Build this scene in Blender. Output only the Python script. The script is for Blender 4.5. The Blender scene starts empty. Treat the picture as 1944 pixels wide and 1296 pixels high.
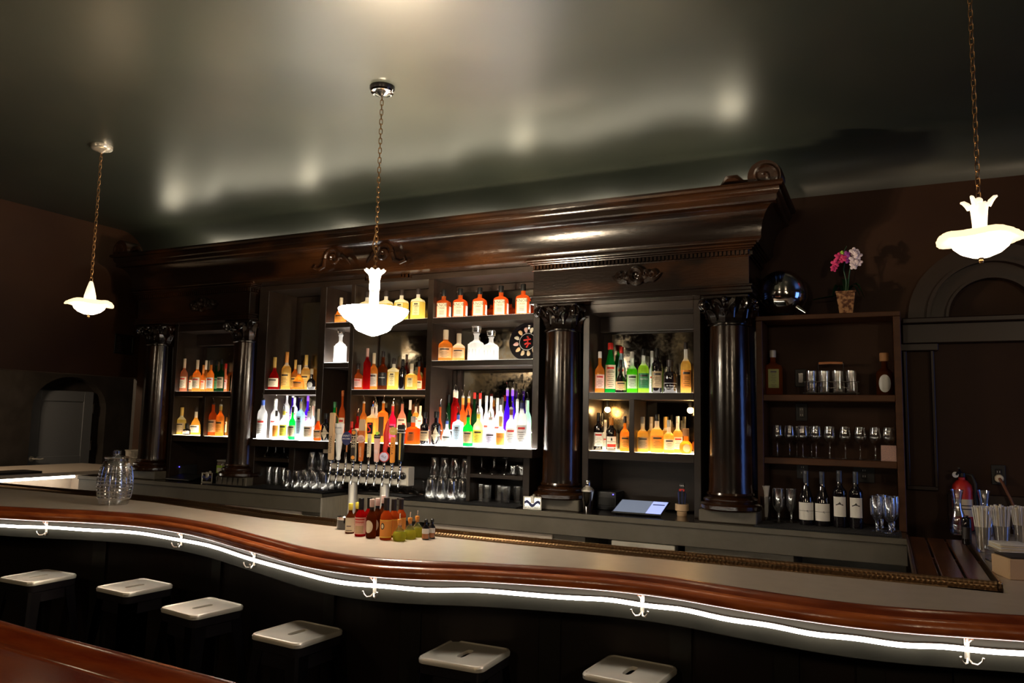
import bpy, bmesh, math, random
from mathutils import Vector, Matrix
random.seed(7)
S = bpy.context.scene
COL = S.collection
PI = math.pi

# ---------------------------------------------------------------- camera
cam_d = bpy.data.cameras.new('camera')
cam = bpy.data.objects.new('camera', cam_d)
COL.objects.link(cam)
cam_d.sensor_width = 36.0
cam_d.lens = 26.81
cam_d.clip_start = 0.05
cam_d.clip_end = 100
RX = Vector((0.89929647, 0.4368472, 0.02074571))
RD = Vector((-0.0265297, 0.10184012, -0.99444696))
RF = Vector((-0.43653412, 0.89375226, 0.10317389))
M = Matrix((RX, -RD, -RF)).transposed().to_4x4()
M.translation = Vector((0, 0, 1.68))
cam.matrix_world = M
S.camera = cam

# ---------------------------------------------------------------- world, view
S.view_settings.view_transform = 'Standard'
S.view_settings.look = 'None'
S.view_settings.exposure = 0.0
S.view_settings.gamma = 1.0
S.view_settings.use_curve_mapping = False
W = bpy.data.worlds.new('dusk_sky')
S.world = W
W.use_nodes = True
W.node_tree.nodes['Background'].inputs[0].default_value = (0.16, 0.33, 1.0, 1)
W.node_tree.nodes['Background'].inputs[1].default_value = 3.0

# light levels used by the lamps further down
LAMP_SIDE, LAMP_CENTRE = 6.0, 90.0        # emission of the glass bowls
BULB_SIDE, BULB_CENTRE = 0.8, 230.0        # watts of the bulbs above the bowls
STRIP = 19.0                               # tube under the bar edge
PANEL = 11.0                                # lit shelf insets
ROPE = 18.0                                # rope light on top of the cornice

# ---------------------------------------------------------------- materials
MATS = {}
def new_mat(name):
    m = bpy.data.materials.new(name)
    m.use_nodes = True
    MATS[name] = m
    return m, m.node_tree.nodes, m.node_tree.links
def P(n):
    return n.get('Principled BSDF')
def pbr(name, col, rough=0.5, metal=0.0, coat=0.0, spec=0.5, coat_rough=0.1):
    m, n, l = new_mat(name)
    b = P(n)
    b.inputs['Base Color'].default_value = (*col, 1)
    b.inputs['Roughness'].default_value = rough
    b.inputs['Metallic'].default_value = metal
    b.inputs['Coat Weight'].default_value = coat
    b.inputs['Coat Roughness'].default_value = coat_rough
    b.inputs['Specular IOR Level'].default_value = spec
    return m
def noisy(name, c1, c2, rough=0.5, metal=0.0, coat=0.0, scale=(4, 4, 4), nscale=6.0, lo=0.35, hi=0.65,
          bump=0.0, bscale=40.0, spec=0.5, coat_rough=0.1, detail=6.0, r2=None):
    m = pbr(name, c1, rough, metal, coat, spec, coat_rough)
    n, l = m.node_tree.nodes, m.node_tree.links
    tc = n.new('ShaderNodeTexCoord'); mp = n.new('ShaderNodeMapping')
    mp.inputs['Scale'].default_value = scale
    l.new(tc.outputs['Object'], mp.inputs[0])
    nt = n.new('ShaderNodeTexNoise'); nt.inputs['Scale'].default_value = nscale; nt.inputs['Detail'].default_value = detail
    l.new(mp.outputs[0], nt.inputs[0])
    cr = n.new('ShaderNodeValToRGB')
    cr.color_ramp.elements[0].position = lo; cr.color_ramp.elements[0].color = (*c1, 1)
    cr.color_ramp.elements[1].position = hi; cr.color_ramp.elements[1].color = (*c2, 1)
    l.new(nt.outputs[0], cr.inputs[0]); l.new(cr.outputs[0], P(n).inputs['Base Color'])
    if r2 is not None:
        mr = n.new('ShaderNodeMapRange'); mr.inputs[1].default_value = lo; mr.inputs[2].default_value = hi
        mr.inputs[3].default_value = rough; mr.inputs[4].default_value = r2
        l.new(nt.outputs[0], mr.inputs[0]); l.new(mr.outputs[0], P(n).inputs['Roughness'])
    if bump:
        nb = n.new('ShaderNodeTexNoise'); nb.inputs['Scale'].default_value = bscale; nb.inputs['Detail'].default_value = 4
        l.new(mp.outputs[0], nb.inputs[0])
        bp = n.new('ShaderNodeBump'); bp.inputs['Strength'].default_value = bump; bp.inputs['Distance'].default_value = 0.01
        l.new(nb.outputs[0], bp.inputs['Height']); l.new(bp.outputs[0], P(n).inputs['Normal'])
        l.new(bp.outputs[0], P(n).inputs['Coat Normal'])
    return m
def glow(name, col, s):
    m, n, l = new_mat(name)
    b = P(n)
    b.inputs['Base Color'].default_value = (*[min(1, c) for c in col], 1)
    b.inputs['Emission Color'].default_value = (*col, 1)
    b.inputs['Emission Strength'].default_value = s
    return m
def thin_glass(name, tint=(0.97, 0.97, 0.97), edge=0.55, rough=0.02, body=0.06):
    """hollow clear glass: looks through it, brightens at grazing angles"""
    m, n, l = new_mat(name)
    n.remove(P(n)); out = n['Material Output']
    tr = n.new('ShaderNodeBsdfTransparent'); tr.inputs[0].default_value = (*tint, 1)
    gl = n.new('ShaderNodeBsdfGlossy'); gl.inputs['Roughness'].default_value = rough
    lw = n.new('ShaderNodeLayerWeight'); lw.inputs[0].default_value = 0.35
    mr = n.new('ShaderNodeMapRange'); mr.inputs[3].default_value = body; mr.inputs[4].default_value = edge
    l.new(lw.outputs['Facing'], mr.inputs[0])
    mx = n.new('ShaderNodeMixShader'); l.new(mr.outputs[0], mx.inputs[0])
    l.new(tr.outputs[0], mx.inputs[1]); l.new(gl.outputs[0], mx.inputs[2])
    l.new(mx.outputs[0], out.inputs[0])
    return m
def liquid(name, col, trans=0.5, rough=0.0, ior=1.40, dif=0.15):
    """filled bottle: coloured glass mixed with light scattered in the drink"""
    m, n, l = new_mat(name)
    n.remove(P(n)); out = n['Material Output']
    g = n.new('ShaderNodeBsdfGlass'); g.inputs['Color'].default_value = (*col, 1)
    g.inputs['Roughness'].default_value = rough; g.inputs['IOR'].default_value = ior
    t = n.new('ShaderNodeBsdfTranslucent'); t.inputs[0].default_value = (*col, 1)
    d = n.new('ShaderNodeBsdfDiffuse'); d.inputs[0].default_value = (*col, 1)
    m2 = n.new('ShaderNodeMixShader'); m2.inputs[0].default_value = dif / (trans + dif)
    l.new(t.outputs[0], m2.inputs[1]); l.new(d.outputs[0], m2.inputs[2])
    mx = n.new('ShaderNodeMixShader'); mx.inputs[0].default_value = trans + dif
    l.new(g.outputs[0], mx.inputs[1]); l.new(m2.outputs[0], mx.inputs[2])
    l.new(mx.outputs[0], out.inputs[0])
    return m

# unseen warm fill lights, added behind the camera and in the left alcove
for p, q, w in (((-1.2, -1.6, 2.7), (-1.5, 5, 1.2), 14), ((-5.4, -1.2, 2.7), (-5, 5, 1.2), 10), ((2.2, -1.4, 2.7), (0.5, 5, 1.2), 22), ((-8.0, 3.7, 2.45), (-8.9, 6.0, 1.0), 28)):
    ld_ = bpy.data.lights.new('fill_light', 'AREA'); ld_.shape = 'DISK'; ld_.size = .35; ld_.energy = w; ld_.color = (1, .76, .50)
    lo_ = bpy.data.objects.new('fill_light', ld_); lo_.location = p; COL.objects.link(lo_)
    lo_.rotation_euler = (Vector(q) - Vector(p)).to_track_quat('-Z', 'Y').to_euler()

# room
noisy('ceiling_paint', (0.022, 0.026, 0.020), (0.028, 0.031, 0.023), 0.34, 0, 0, (1, 1, 1), 2.0, bump=0.05, bscale=3.0, spec=1.0)
noisy('wall_paint', (0.031, 0.0115, 0.0042), (0.040, 0.016, 0.006), 0.55, 0, 0, (1, 1, 1), 2.0, bump=0.06, bscale=30, spec=0.2)
noisy('dark_plaster', (0.017, 0.013, 0.010), (0.028, 0.022, 0.018), 0.55, 0, 0, (1, 1, 1), 5.0, bump=0.3, bscale=12)
pbr('door_paint', (0.115, 0.120, 0.130), 0.4)
noisy('floor_boards', (0.008, 0.005, 0.004), (0.012, 0.008, 0.006), 0.4, 0, 0, (1, 8, 1), 3.0)
noisy('trim_paint', (0.020, 0.0085, 0.0045), (0.026, 0.0115, 0.006), 0.35, 0, 0, (1, 1, 1), 2.0, spec=0.35)
# woodwork
noisy('espresso_wood', (0.005, 0.0022, 0.0012), (0.046, 0.015, 0.0035), 0.22, 0, 0.45, (0.9, 2.5, 2.5), 1.6, 0.48, 0.78, 0.07, 26, 0.4, 0.10)
noisy('column_wood', (0.006, 0.003, 0.0018), (0.070, 0.024, 0.006), 0.22, 0, 0.5, (3, 3, 0.9), 1.7, 0.46, 0.80, 0.06, 22, 0.4, 0.12)
noisy('shelf_wood', (0.014, 0.0085, 0.0055), (0.022, 0.0135, 0.009), 0.36, 0, 0, (1, 4, 4), 5.0, bump=0.05, bscale=60, spec=0.35)
noisy('cabinet_wood', (0.062, 0.022, 0.007), (0.085, 0.032, 0.010), 0.45, 0, 0, (1, 4, 4), 5.0, spec=0.25)
noisy('grey_paint', (0.090, 0.076, 0.054), (0.112, 0.095, 0.070), 0.5, 0, 0, (1, 1, 1), 6.0, bump=0.15, bscale=25)
noisy('apron_paint', (0.018, 0.017, 0.012), (0.025, 0.023, 0.016), 0.6, 0, 0, (1, 1, 1), 6.0, bump=0.1, bscale=20, spec=0.15)
noisy('counter_black', (0.010, 0.007, 0.006), (0.018, 0.012, 0.010), 0.18, 0, 0.3, (1, 1, 1), 8.0)
noisy('mahogany', (0.14, 0.022, 0.006), (0.30, 0.062, 0.014), 0.28, 0, 0.7, (1.2, 6, 6), 4.0, 0.35, 0.7, 0.08, 40, coat_rough=0.12)
noisy('mahogany_light', (0.30, 0.055, 0.012), (0.55, 0.14, 0.030), 0.30, 0, 0.5, (1.2, 6, 6), 5.0, 0.35, 0.7, 0.08, 40, coat_rough=0.12)
noisy('red_mahogany', (0.22, 0.022, 0.005), (0.42, 0.085, 0.014), 0.20, 0, 1.0, (1.2, 8, 8), 3.0, 0.35, 0.7, 0.05, 40, coat_rough=0.08)
noisy('bar_laminate', (0.42, 0.35, 0.285), (0.46, 0.385, 0.315), 0.34, 0, 0, (1, 1, 1), 12.0, spec=0.5)
noisy('bar_panel', (0.0065, 0.0035, 0.002), (0.010, 0.0055, 0.003), 0.5, 0, 0, (1, 1, 1), 3.0, spec=0.25)
pbr('stile_paint', (0.009, 0.0075, 0.005), 0.4, spec=0.3)
noisy('slat_wood', (0.07, 0.022, 0.007), (0.13, 0.042, 0.012), 0.3, 0, 0.4, (6, 1, 1), 4.0, bump=0.1)
# metals
pbr('chrome', (0.75, 0.74, 0.72), 0.10, 1)
noisy('steel', (0.62, 0.57, 0.48), (0.74, 0.68, 0.58), 0.30, 0.75, 0, (1, 12, 1), 8.0)
noisy('stool_seat_lit', (0.74, 0.69, 0.55), (0.86, 0.80, 0.65), 0.34, 0.6, 0, (1, 1, 1), 5.0, r2=0.46)  # pale seat colour carries the tube's light on dark stool metal
noisy('stool_dark', (0.012, 0.010, 0.011), (0.020, 0.017, 0.018), 0.28, 0.3, 0.3, (1, 1, 1), 5.0)
pbr('tap_steel', (0.80, 0.74, 0.64), 0.30, 0.55)
pbr('old_brass', (0.36, 0.20, 0.085), 0.35, 1)
pbr('black_metal', (0.02, 0.02, 0.02), 0.3, 0.6)
def mk_rail():
    m = pbr('bronze_mesh', (0.30, 0.20, 0.115), 0.30, 1)
    n, l = m.node_tree.nodes, m.node_tree.links
    tc = n.new('ShaderNodeTexCoord'); w = n.new('ShaderNodeTexVoronoi'); w.inputs['Scale'].default_value = 55
    w.inputs['Randomness'].default_value = 0.0
    l.new(tc.outputs['Object'], w.inputs[0])
    bp = n.new('ShaderNodeBump'); bp.inputs['Strength'].default_value = 0.9; bp.inputs['Distance'].default_value = 0.004
    l.new(w.outputs['Distance'], bp.inputs['Height']); l.new(bp.outputs[0], P(n).inputs['Normal'])
mk_rail()
def mk_mirror():
    m = pbr('antique_mirror', (0.50, 0.48, 0.44), 0.07, 1)
    n, l = m.node_tree.nodes, m.node_tree.links
    tc = n.new('ShaderNodeTexCoord')
    n1 = n.new('ShaderNodeTexNoise'); n1.inputs['Scale'].default_value = 3.2; n1.inputs['Detail'].default_value = 9; n1.inputs['Distortion'].default_value = 0.6
    l.new(tc.outputs['Object'], n1.inputs[0])
    n2 = n.new('ShaderNodeTexNoise'); n2.inputs['Scale'].default_value = 45; n2.inputs['Detail'].default_value = 5
    l.new(tc.outputs['Object'], n2.inputs[0])
    ad = n.new('ShaderNodeMath'); ad.operation = 'MULTIPLY_ADD'; ad.inputs[1].default_value = 0.35
    l.new(n2.outputs[0], ad.inputs[0]); l.new(n1.outputs[0], ad.inputs[2])
    cr = n.new('ShaderNodeValToRGB')
    cr.color_ramp.elements[0].position = 0.58; cr.color_ramp.elements[0].color = (0, 0, 0, 1)
    cr.color_ramp.elements[1].position = 0.92; cr.color_ramp.elements[1].color = (1, 1, 1, 1)
    l.new(ad.outputs[0], cr.inputs[0])
    mx = n.new('ShaderNodeMix'); mx.data_type = 'RGBA'
    l.new(cr.outputs[0], mx.inputs[0]); mx.inputs[6].default_value = (0.20, 0.19, 0.165, 1); mx.inputs[7].default_value = (0.20, 0.145, 0.07, 1)
    l.new(mx.outputs[2], P(n).inputs['Base Color'])
    mr = n.new('ShaderNodeMapRange'); mr.inputs[3].default_value = 0.04; mr.inputs[4].default_value = 0.28
    l.new(cr.outputs[0], mr.inputs[0]); l.new(mr.outputs[0], P(n).inputs['Roughness'])
mk_mirror()
# glass and small stuff
thin_glass('clear_glass', edge=0.95, body=0.24, rough=0.09)
thin_glass('decanter_glass', (0.98, 0.98, 0.98), 0.9, 0.12, 0.30)
for nm, c, t in [('amber', (1.0, 0.52, 0.13), .5), ('pink', (1.0, 0.48, 0.26), .5), ('yellow', (1.0, 0.84, 0.30), .5), ('gold', (1.0, 0.74, 0.26), .5),
                 ('redor', (0.95, 0.30, 0.07), .5), ('redam', (0.70, 0.20, 0.05), .5), ('crimson', (0.62, 0.02, 0.02), .5), ('red', (0.85, 0.04, 0.02), .5),
                 ('halfamber', (1.0, 0.68, 0.28), .5), ('brown', (0.30, 0.08, 0.02), .4), ('dgreen', (0.02, 0.10, 0.03), .4), ('green', (0.03, 0.62, 0.14), .6),
                 ('bgreen', (0.25, 0.80, 0.05), .6), ('lime', (0.62, 0.85, 0.15), .5), ('mint', (0.72, 1.0, 0.82), .7), ('lemon', (0.97, 0.95, 0.60), .6),
                 ('clear', (1.0, 1.0, 1.0), .45), ('frost', (1.0, 1.0, 1.0), .85), ('paleblue', (0.75, 0.93, 1.0), .6), ('violet', (0.16, 0.02, 0.80), .6),
                 ('hotpink', (0.98, 0.05, 0.22), .7), ('rose', (0.98, 0.60, 0.50), .6), ('oil', (0.62, 0.60, 0.12), .5)]:
    w_ = nm in ('clear', 'frost', 'mint', 'lemon', 'paleblue')
    liquid('drink_' + nm, c, .42 if w_ else t * .72, dif=.33 if w_ else .15)
pbr('drink_black', (0.008, 0.006, 0.008), 0.06, 0, 1.0, coat_rough=0.03)
for nm, c, r in [('cream', (0.78, 0.66, 0.46), .5), ('amber', (0.75, 0.30, 0.06), .4), ('white', (0.85, 0.83, 0.80), .5), ('dark', (0.03, 0.022, 0.02), .35),
                 ('black', (0.004, 0.004, 0.004), .5), ('gold', (0.62, 0.40, 0.10), .35), ('tan', (0.52, 0.38, 0.22), .5), ('red', (0.65, 0.03, 0.02), .4),
                 ('orange', (0.82, 0.30, 0.04), .5), ('silver', (0.55, 0.54, 0.50), .3), ('blue', (0.08, 0.16, 0.62), .4), ('navy', (0.03, 0.035, 0.12), .4),
                 ('yellow', (0.90, 0.72, 0.08), .5), ('green', (0.05, 0.26, 0.10), .4), ('violet', (0.25, 0.08, 0.75), .4), ('pink', (0.85, 0.50, 0.42), .5),
                 ('paleblue', (0.55, 0.72, 0.90), .4), ('beige', (0.80, 0.70, 0.52), .5), ('peach', (0.88, 0.52, 0.26), .5), ('grey', (0.42, 0.38, 0.32), .5),
                 ('crimson', (0.40, 0.02, 0.03), .4), ('hotpink', (0.85, 0.05, 0.22), .4), ('rose', (0.80, 0.55, 0.50), .4), ('redor', (0.62, 0.16, 0.03), .4),
                 ('lightyellow', (0.88, 0.76, 0.38), .5), ('lavender', (0.62, 0.60, 0.80), .5), ('brown', (0.20, 0.07, 0.03), .4), ('palegreen', (0.66, 0.80, 0.58), .5),
                 ('taupe', (0.34, 0.25, 0.15), .4), ('olive', (0.30, 0.32, 0.08), .5), ('foil', (0.05, 0.055, 0.07), .25), ('cork', (0.42, 0.20, 0.08), .7),
                 ('clear', (0.55, 0.53, 0.48), .2), ('lime', (0.45, 0.75, 0.08), .5), ('teal', (0.10, 0.35, 0.45), .3), ('paper', (0.80, 0.76, 0.70), .7),
                 ('kraft', (0.62, 0.42, 0.25), .6), ('copper', (0.42, 0.16, 0.06), .35), ('leaf', (0.02, 0.07, 0.02), .5), ('magenta', (0.65, 0.03, 0.16), .5),
                 ('petal', (0.80, 0.66, 0.70), .5), ('rubber', (0.010, 0.010, 0.012), .5), ('plum', (0.30, 0.04, 0.30), .5), ('wax', (0.03, 0.02, 0.018), .3)]:
    pbr('c_' + nm, c, r)
glow('shelf_light', (1.0, 0.97, 0.90), PANEL * 2.2)
glow('shelf_light_dim', (1.0, 0.93, 0.82), PANEL * 0.40)
glow('shelf_light_warm', (1.0, 0.80, 0.50), PANEL * 0.75)
glow('led_tube', (1.0, 0.93, 0.86), STRIP)
glow('rope_glow', (1.0, 0.90, 0.66), ROPE)
glow('bowl_side', (1.0, 0.82, 0.56), LAMP_SIDE)
glow('bowl_centre', (1.0, 0.86, 0.66), LAMP_CENTRE)
glow('brim_glow', (1.0, 0.74, 0.42), 1.5)
glow('stem_glow', (1.0, 0.84, 0.62), 0.9)
glow('bulb_warm', (1.0, 0.62, 0.22), 28)
glow('screen_blue', (0.42, 0.50, 0.95), 0.9)
glow('screen_grey', (0.16, 0.19, 0.26), 0.8)
glow('pilot_blue', (0.08, 0.06, 1.0), 6)
glow('cooler_tube', (1.0, 0.94, 0.80), 16)

# ---------------------------------------------------------------- geometry helpers
def link(o, parent=None):
    COL.objects.link(o)
    if parent is not None: o.parent = parent
    return o
def finish(name, bm, mats, parent=None, smooth=False, loc=None, rot=None):
    bmesh.ops.recalc_face_normals(bm, faces=bm.faces)
    me = bpy.data.meshes.new(name)
    bm.to_mesh(me); bm.free()
    if isinstance(mats, str): mats = [mats]
    for m in mats: me.materials.append(MATS[m])
    if smooth:
        me.polygons.foreach_set('use_smooth', [True] * len(me.polygons))
        try: me.set_sharp_from_angle(angle=math.radians(38))
        except Exception: pass
    o = bpy.data.objects.new(name, me)
    if loc: o.location = loc
    if rot: o.rotation_euler = rot
    return link(o, parent)
def thing(name, label, cat, loc=(0, 0, 0), rz=0.0, group=None):
    o = bpy.data.objects.new(name, None)
    o.empty_display_size = 0.05
    o.location = loc; o.rotation_euler = (0, 0, rz)
    COL.objects.link(o)
    o['label'] = label; o['category'] = cat
    if group: o['group'] = group
    return o
def tag(o, label, cat, group=None):
    o['label'] = label; o['category'] = cat
    if group: o['group'] = group
    return o
def struct(o):
    o['kind'] = 'structure'
    return o
def dup(root, label=None):
    r = root.copy(); COL.objects.link(r)
    if label: r['label'] = label
    for ch in list(root.children):
        c = ch.copy(); COL.objects.link(c); c.parent = r
        for g in list(ch.children):
            d = g.copy(); COL.objects.link(d); d.parent = c
    return r
def box(bm, x0, x1, y0, y1, z0, z1, bev=0.0, mi=0, seg=1):
    r = bmesh.ops.create_cube(bm, size=1.0, matrix=Matrix.Translation(((x0 + x1) / 2, (y0 + y1) / 2, (z0 + z1) / 2)) @
                              Matrix.Diagonal((abs(x1 - x0), abs(y1 - y0), abs(z1 - z0), 1)))
    vs = r['verts']
    fs = set(f for v in vs for f in v.link_faces)
    for f in fs: f.material_index = mi
    if bev > 0:
        es = list(set(e for v in vs for e in v.link_edges))
        rr = bmesh.ops.bevel(bm, geom=es, offset=bev, segments=seg, affect='EDGES', profile=0.6)
        for f in rr['faces']: f.material_index = mi
def lathe(bm, prof, seg=24, cx=0, cy=0, cap0=True, cap1=True, mi=0, fn=None, a0=0.0, a1=2 * PI):
    """prof: list of (r,z). fn(a,r,z)->(r,z) lets the section vary with angle"""
    full = abs(a1 - a0 - 2 * PI) < 1e-6
    n = seg if full else seg + 1
    rings = []
    for (r, z) in prof:
        ring = []
        for i in range(n):
            a = a0 + (a1 - a0) * i / seg
            rr, zz = (r, z) if fn is None else fn(a, r, z)
            ring.append(bm.verts.new((cx + rr * math.cos(a), cy + rr * math.sin(a), zz)))
        rings.append(ring)
    for k in range(len(rings) - 1):
        m_ = mi[k] if isinstance(mi, (list, tuple)) else mi
        for i in range(n if full else n - 1):
            j = (i + 1) % n
            try:
                f = bm.faces.new((rings[k][i], rings[k][j], rings[k + 1][j], rings[k + 1][i])); f.material_index = m_
            except ValueError: pass
    if full:
        if cap0 and prof[0][0] > 1e-5:
            f = bm.faces.new(rings[0][::-1]); f.material_index = mi[0] if isinstance(mi, (list, tuple)) else mi
        if cap1 and prof[-1][0] > 1e-5:
            f = bm.faces.new(rings[-1]); f.material_index = mi[-1] if isinstance(mi, (list, tuple)) else mi
    return rings
def tube(bm, pts, r, seg=8, closed=False, mi=0, caps=True, radii=None):
    pts = [Vector(p) for p in pts]
    n = len(pts); rings = []
    up = Vector((0, 0, 1)); prev = None
    for i in range(n):
        if closed: d = pts[(i + 1) % n] - pts[i - 1]
        else: d = pts[min(i + 1, n - 1)] - pts[max(i - 1, 0)]
        d.normalize()
        if prev is None:
            a = up if abs(d.dot(up)) < 0.9 else Vector((1, 0, 0))
            u = d.cross(a).normalized()
        else:
            u = (prev - d * prev.dot(d)).normalized()
        prev = u; v = d.cross(u)
        rr = radii[i] if radii else r
        rings.append([bm.verts.new(pts[i] + (u * math.cos(2 * PI * k / seg) + v * math.sin(2 * PI * k / seg)) * rr) for k in range(seg)])
    m = n if closed else n - 1
    for i in range(m):
        A, B = rings[i], rings[(i + 1) % n]
        for k in range(seg):
            j = (k + 1) % seg
            f = bm.faces.new((A[k], A[j], B[j], B[k])); f.material_index = mi
    if caps and not closed:
        bm.faces.new(rings[0][::-1]).material_index = mi
        bm.faces.new(rings[-1]).material_index = mi
def spiral(cx, cz, R, turns, y=0.0, start=0.0, sgn=1, n=36, rmin=0.12, ydrop=0.0):
    """volute curve in the x/z plane"""
    out = []
    for i in range(n):
        t = i / (n - 1)
        r = R * (1 - (1 - rmin) * t ** 0.8)
        a = start + sgn * turns * 2 * PI * t
        out.append((cx + r * math.cos(a), y - ydrop * t, cz + r * math.sin(a)))
    return out
def sweep(bm, path, prof, closed_prof=False, mi=0, caps=True):
    """path: (x,y) points; prof: (d,z) with d measured to the right-hand side of travel. mi may be a list per profile strip"""
    n = len(path); rings = []
    for i in range(n):
        p = Vector(path[i])
        a = (p - Vector(path[i - 1])).normalized() if i > 0 else None
        b = (Vector(path[i + 1]) - p).normalized() if i < n - 1 else None
        if a is None: a = b
        if b is None: b = a
        na, nb = Vector((a.y, -a.x)), Vector((b.y, -b.x))
        nn = (na + nb); nn.normalize()
        k = 1.0 / max(0.35, nn.dot(na))
        rings.append([bm.verts.new((p.x + nn.x * d * k, p.y + nn.y * d * k, z)) for d, z in prof])
    m = len(prof)
    for i in range(n - 1):
        for k in range(m if closed_prof else m - 1):
            j = (k + 1) % m
            f = bm.faces.new((rings[i][k], rings[i + 1][k], rings[i + 1][j], rings[i][j]))
            f.material_index = mi[k] if isinstance(mi, (list, tuple)) else mi
    if closed_prof and caps:
        bm.faces.new(rings[0]).material_index = mi if isinstance(mi, int) else mi[0]
        bm.faces.new(rings[-1][::-1]).material_index = mi if isinstance(mi, int) else mi[0]
def smooth_path(pts, sub=6):
    out = []
    P_ = [pts[0]] + list(pts) + [pts[-1]]
    for i in range(1, len(P_) - 2):
        p0, p1, p2, p3 = [Vector(q) for q in P_[i - 1:i + 3]]
        for s in range(sub):
            t = s / sub
            out.append(tuple(0.5 * ((2 * p1) + (p2 - p0) * t + (2 * p0 - 5 * p1 + 4 * p2 - p3) * t * t + (3 * p1 - p0 - 3 * p2 + p3) * t ** 3)))
    out.append(tuple(pts[-1]))
    return out
_txt = {}
def lettering(s, size, mat, parent, x=0, y=0, z=0, rot=None, bend=0.0, name='lettering', align='CENTER', face='-Y', vertical=False):
    """flat letters standing in the x/z plane, facing -Y; bend wraps them round a cylinder of that radius about the parent's axis"""
    key = (s, size, vertical)
    if key not in _txt:
        c = bpy.data.curves.new('letters', 'FONT'); c.body = s; c.size = size; c.align_x = 'CENTER'; c.align_y = 'CENTER'
        c.resolution_u = 2
        if vertical: c.body = '\n'.join(s); c.space_line = 0.8
        o = bpy.data.objects.new('letters', c); COL.objects.link(o)
        bpy.context.view_layer.update()
        dg = bpy.context.evaluated_depsgraph_get()
        me = bpy.data.meshes.new_from_object(o.evaluated_get(dg))
        co = [tuple(v.co) for v in me.vertices]; fa = [tuple(p.vertices) for p in me.polygons]
        bpy.data.objects.remove(o); bpy.data.curves.remove(c); bpy.data.meshes.remove(me)
        _txt[key] = (co, fa)
    co, fa = _txt[key]
    vs = []
    for (a, b, _) in co:
        if bend > 0:
            th = (a + x) / bend
            vs.append((bend * math.sin(th), -bend * math.cos(th), b + z))
        else:
            vs.append((a, 0, b))
    me = bpy.data.meshes.new('lettering'); me.from_pydata(vs, [], fa); me.materials.append(MATS[mat])
    o = bpy.data.objects.new(name, me)
    if bend <= 0: o.location = (x, y, z)
    if rot: o.rotation_euler = rot
    return link(o, parent)

# ================================================================ ROOM
CZ = 3.53           # ceiling height
YB = 5.40           # back wall
def quad(bm, a, b, c, d, mi=0):
    f = bm.faces.new([bm.verts.new(p) for p in (a, b, c, d)]); f.material_index = mi; return f
bm = bmesh.new(); box(bm, -9.3, 4.7, -3.2, 8.0, -0.1, 0.0); struct(finish('floor', bm, 'floor_boards'))
bm = bmesh.new()      # flat ceiling that rounds down into the back wall
prof = [(-3.2, CZ)] + [(YB - 0.30 + 0.30 * math.sin(a), CZ - 0.30 + 0.30 * math.cos(a)) for a in [PI / 2 * k / 12 for k in range(13)]]
prof += [(YB + 0.12, CZ - 0.30), (YB + 0.12, CZ + 0.1), (-3.2, CZ + 0.1)]
A = [bm.verts.new((-6.95, y, z)) for y, z in prof]; B = [bm.verts.new((4.7, y, z)) for y, z in prof]
for i in range(len(prof)):
    j = (i + 1) % len(prof); bm.faces.new((A[i], B[i], B[j], A[j]))
bm.faces.new(A); bm.faces.new(B[::-1])
struct(finish('ceiling', bm, 'ceiling_paint', smooth=True))
bm = bmesh.new(); box(bm, -6.95, 4.7, YB, YB + 0.12, 0, CZ - 0.30); struct(finish('wall_back', bm, 'wall_paint'))
bm = bmesh.new()
box(bm, -7.15, -6.95, -3.2, 5.52, 2.04, CZ + 0.1)
struct(finish('wall_bulkhead_left', bm, 'wall_paint'))
bm = bmesh.new(); box(bm, -9.3, -7.15, -3.2, 8.0, 2.62, 2.74); struct(finish('ceiling_alcove', bm, 'ceiling_paint'))
bm = bmesh.new(); box(bm, -7.15, -6.95, 5.52, 8.0, 0, 2.62); struct(finish('wall_alcove_right', bm, 'dark_plaster'))
bm = bmesh.new(); box(bm, -9.3, -7.15, 7.8, 8.0, 0, 2.62); struct(finish('wall_alcove_back', bm, 'dark_plaster'))
bm = bmesh.new(); box(bm, -9.3, 4.7, -3.4, -3.2, 0, CZ + 0.1); struct(finish('wall_front', bm, 'wall_paint'))
# left wall with an arched recess that holds the door
bm = bmesh.new()
XL, ya, yb, zs, zt = -8.9, 5.56, 6.50, 1.72, 2.10
yc, ry, rz_ = (ya + yb) / 2, (yb - ya) / 2, zt - zs
quad(bm, (XL, -3.2, 0), (XL, ya, 0), (XL, ya, 2.62), (XL, -3.2, 2.62))
quad(bm, (XL, yb, 0), (XL, 7.8, 0), (XL, 7.8, 2.62), (XL, yb, 2.62))
arc = [(ya, 0.0)] + [(yc - ry * math.cos(PI * k / 16), zs + rz_ * math.sin(PI * k / 16)) for k in range(17)] + [(yb, 0.0)]
for k in range(1, 17):
    (y0, z0), (y1, z1) = arc[k], arc[k + 1]
    quad(bm, (XL, y0, z0), (XL, y1, z1), (XL, y1, 2.62), (XL, y0, 2.62))
for k in range(len(arc) - 1):
    (y0, z0), (y1, z1) = arc[k], arc[k + 1]
    quad(bm, (XL, y0, z0), (XL, y1, z1), (XL - 0.14, y1, z1), (XL - 0.14, y0, z0))
quad(bm, (XL - 0.14, ya, 0), (XL - 0.14, yb, 0), (XL - 0.14, yb, 2.3), (XL - 0.14, ya, 2.3))
struct(finish('wall_left', bm, 'dark_plaster', smooth=False))
bm = bmesh.new(); box(bm, XL - 0.135, XL - 0.09, ya + 0.02, yb - 0.12, 0.01, 1.93, 0.004)
door = struct(finish('door_1', bm, 'door_paint'))
bm = bmesh.new()
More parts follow.
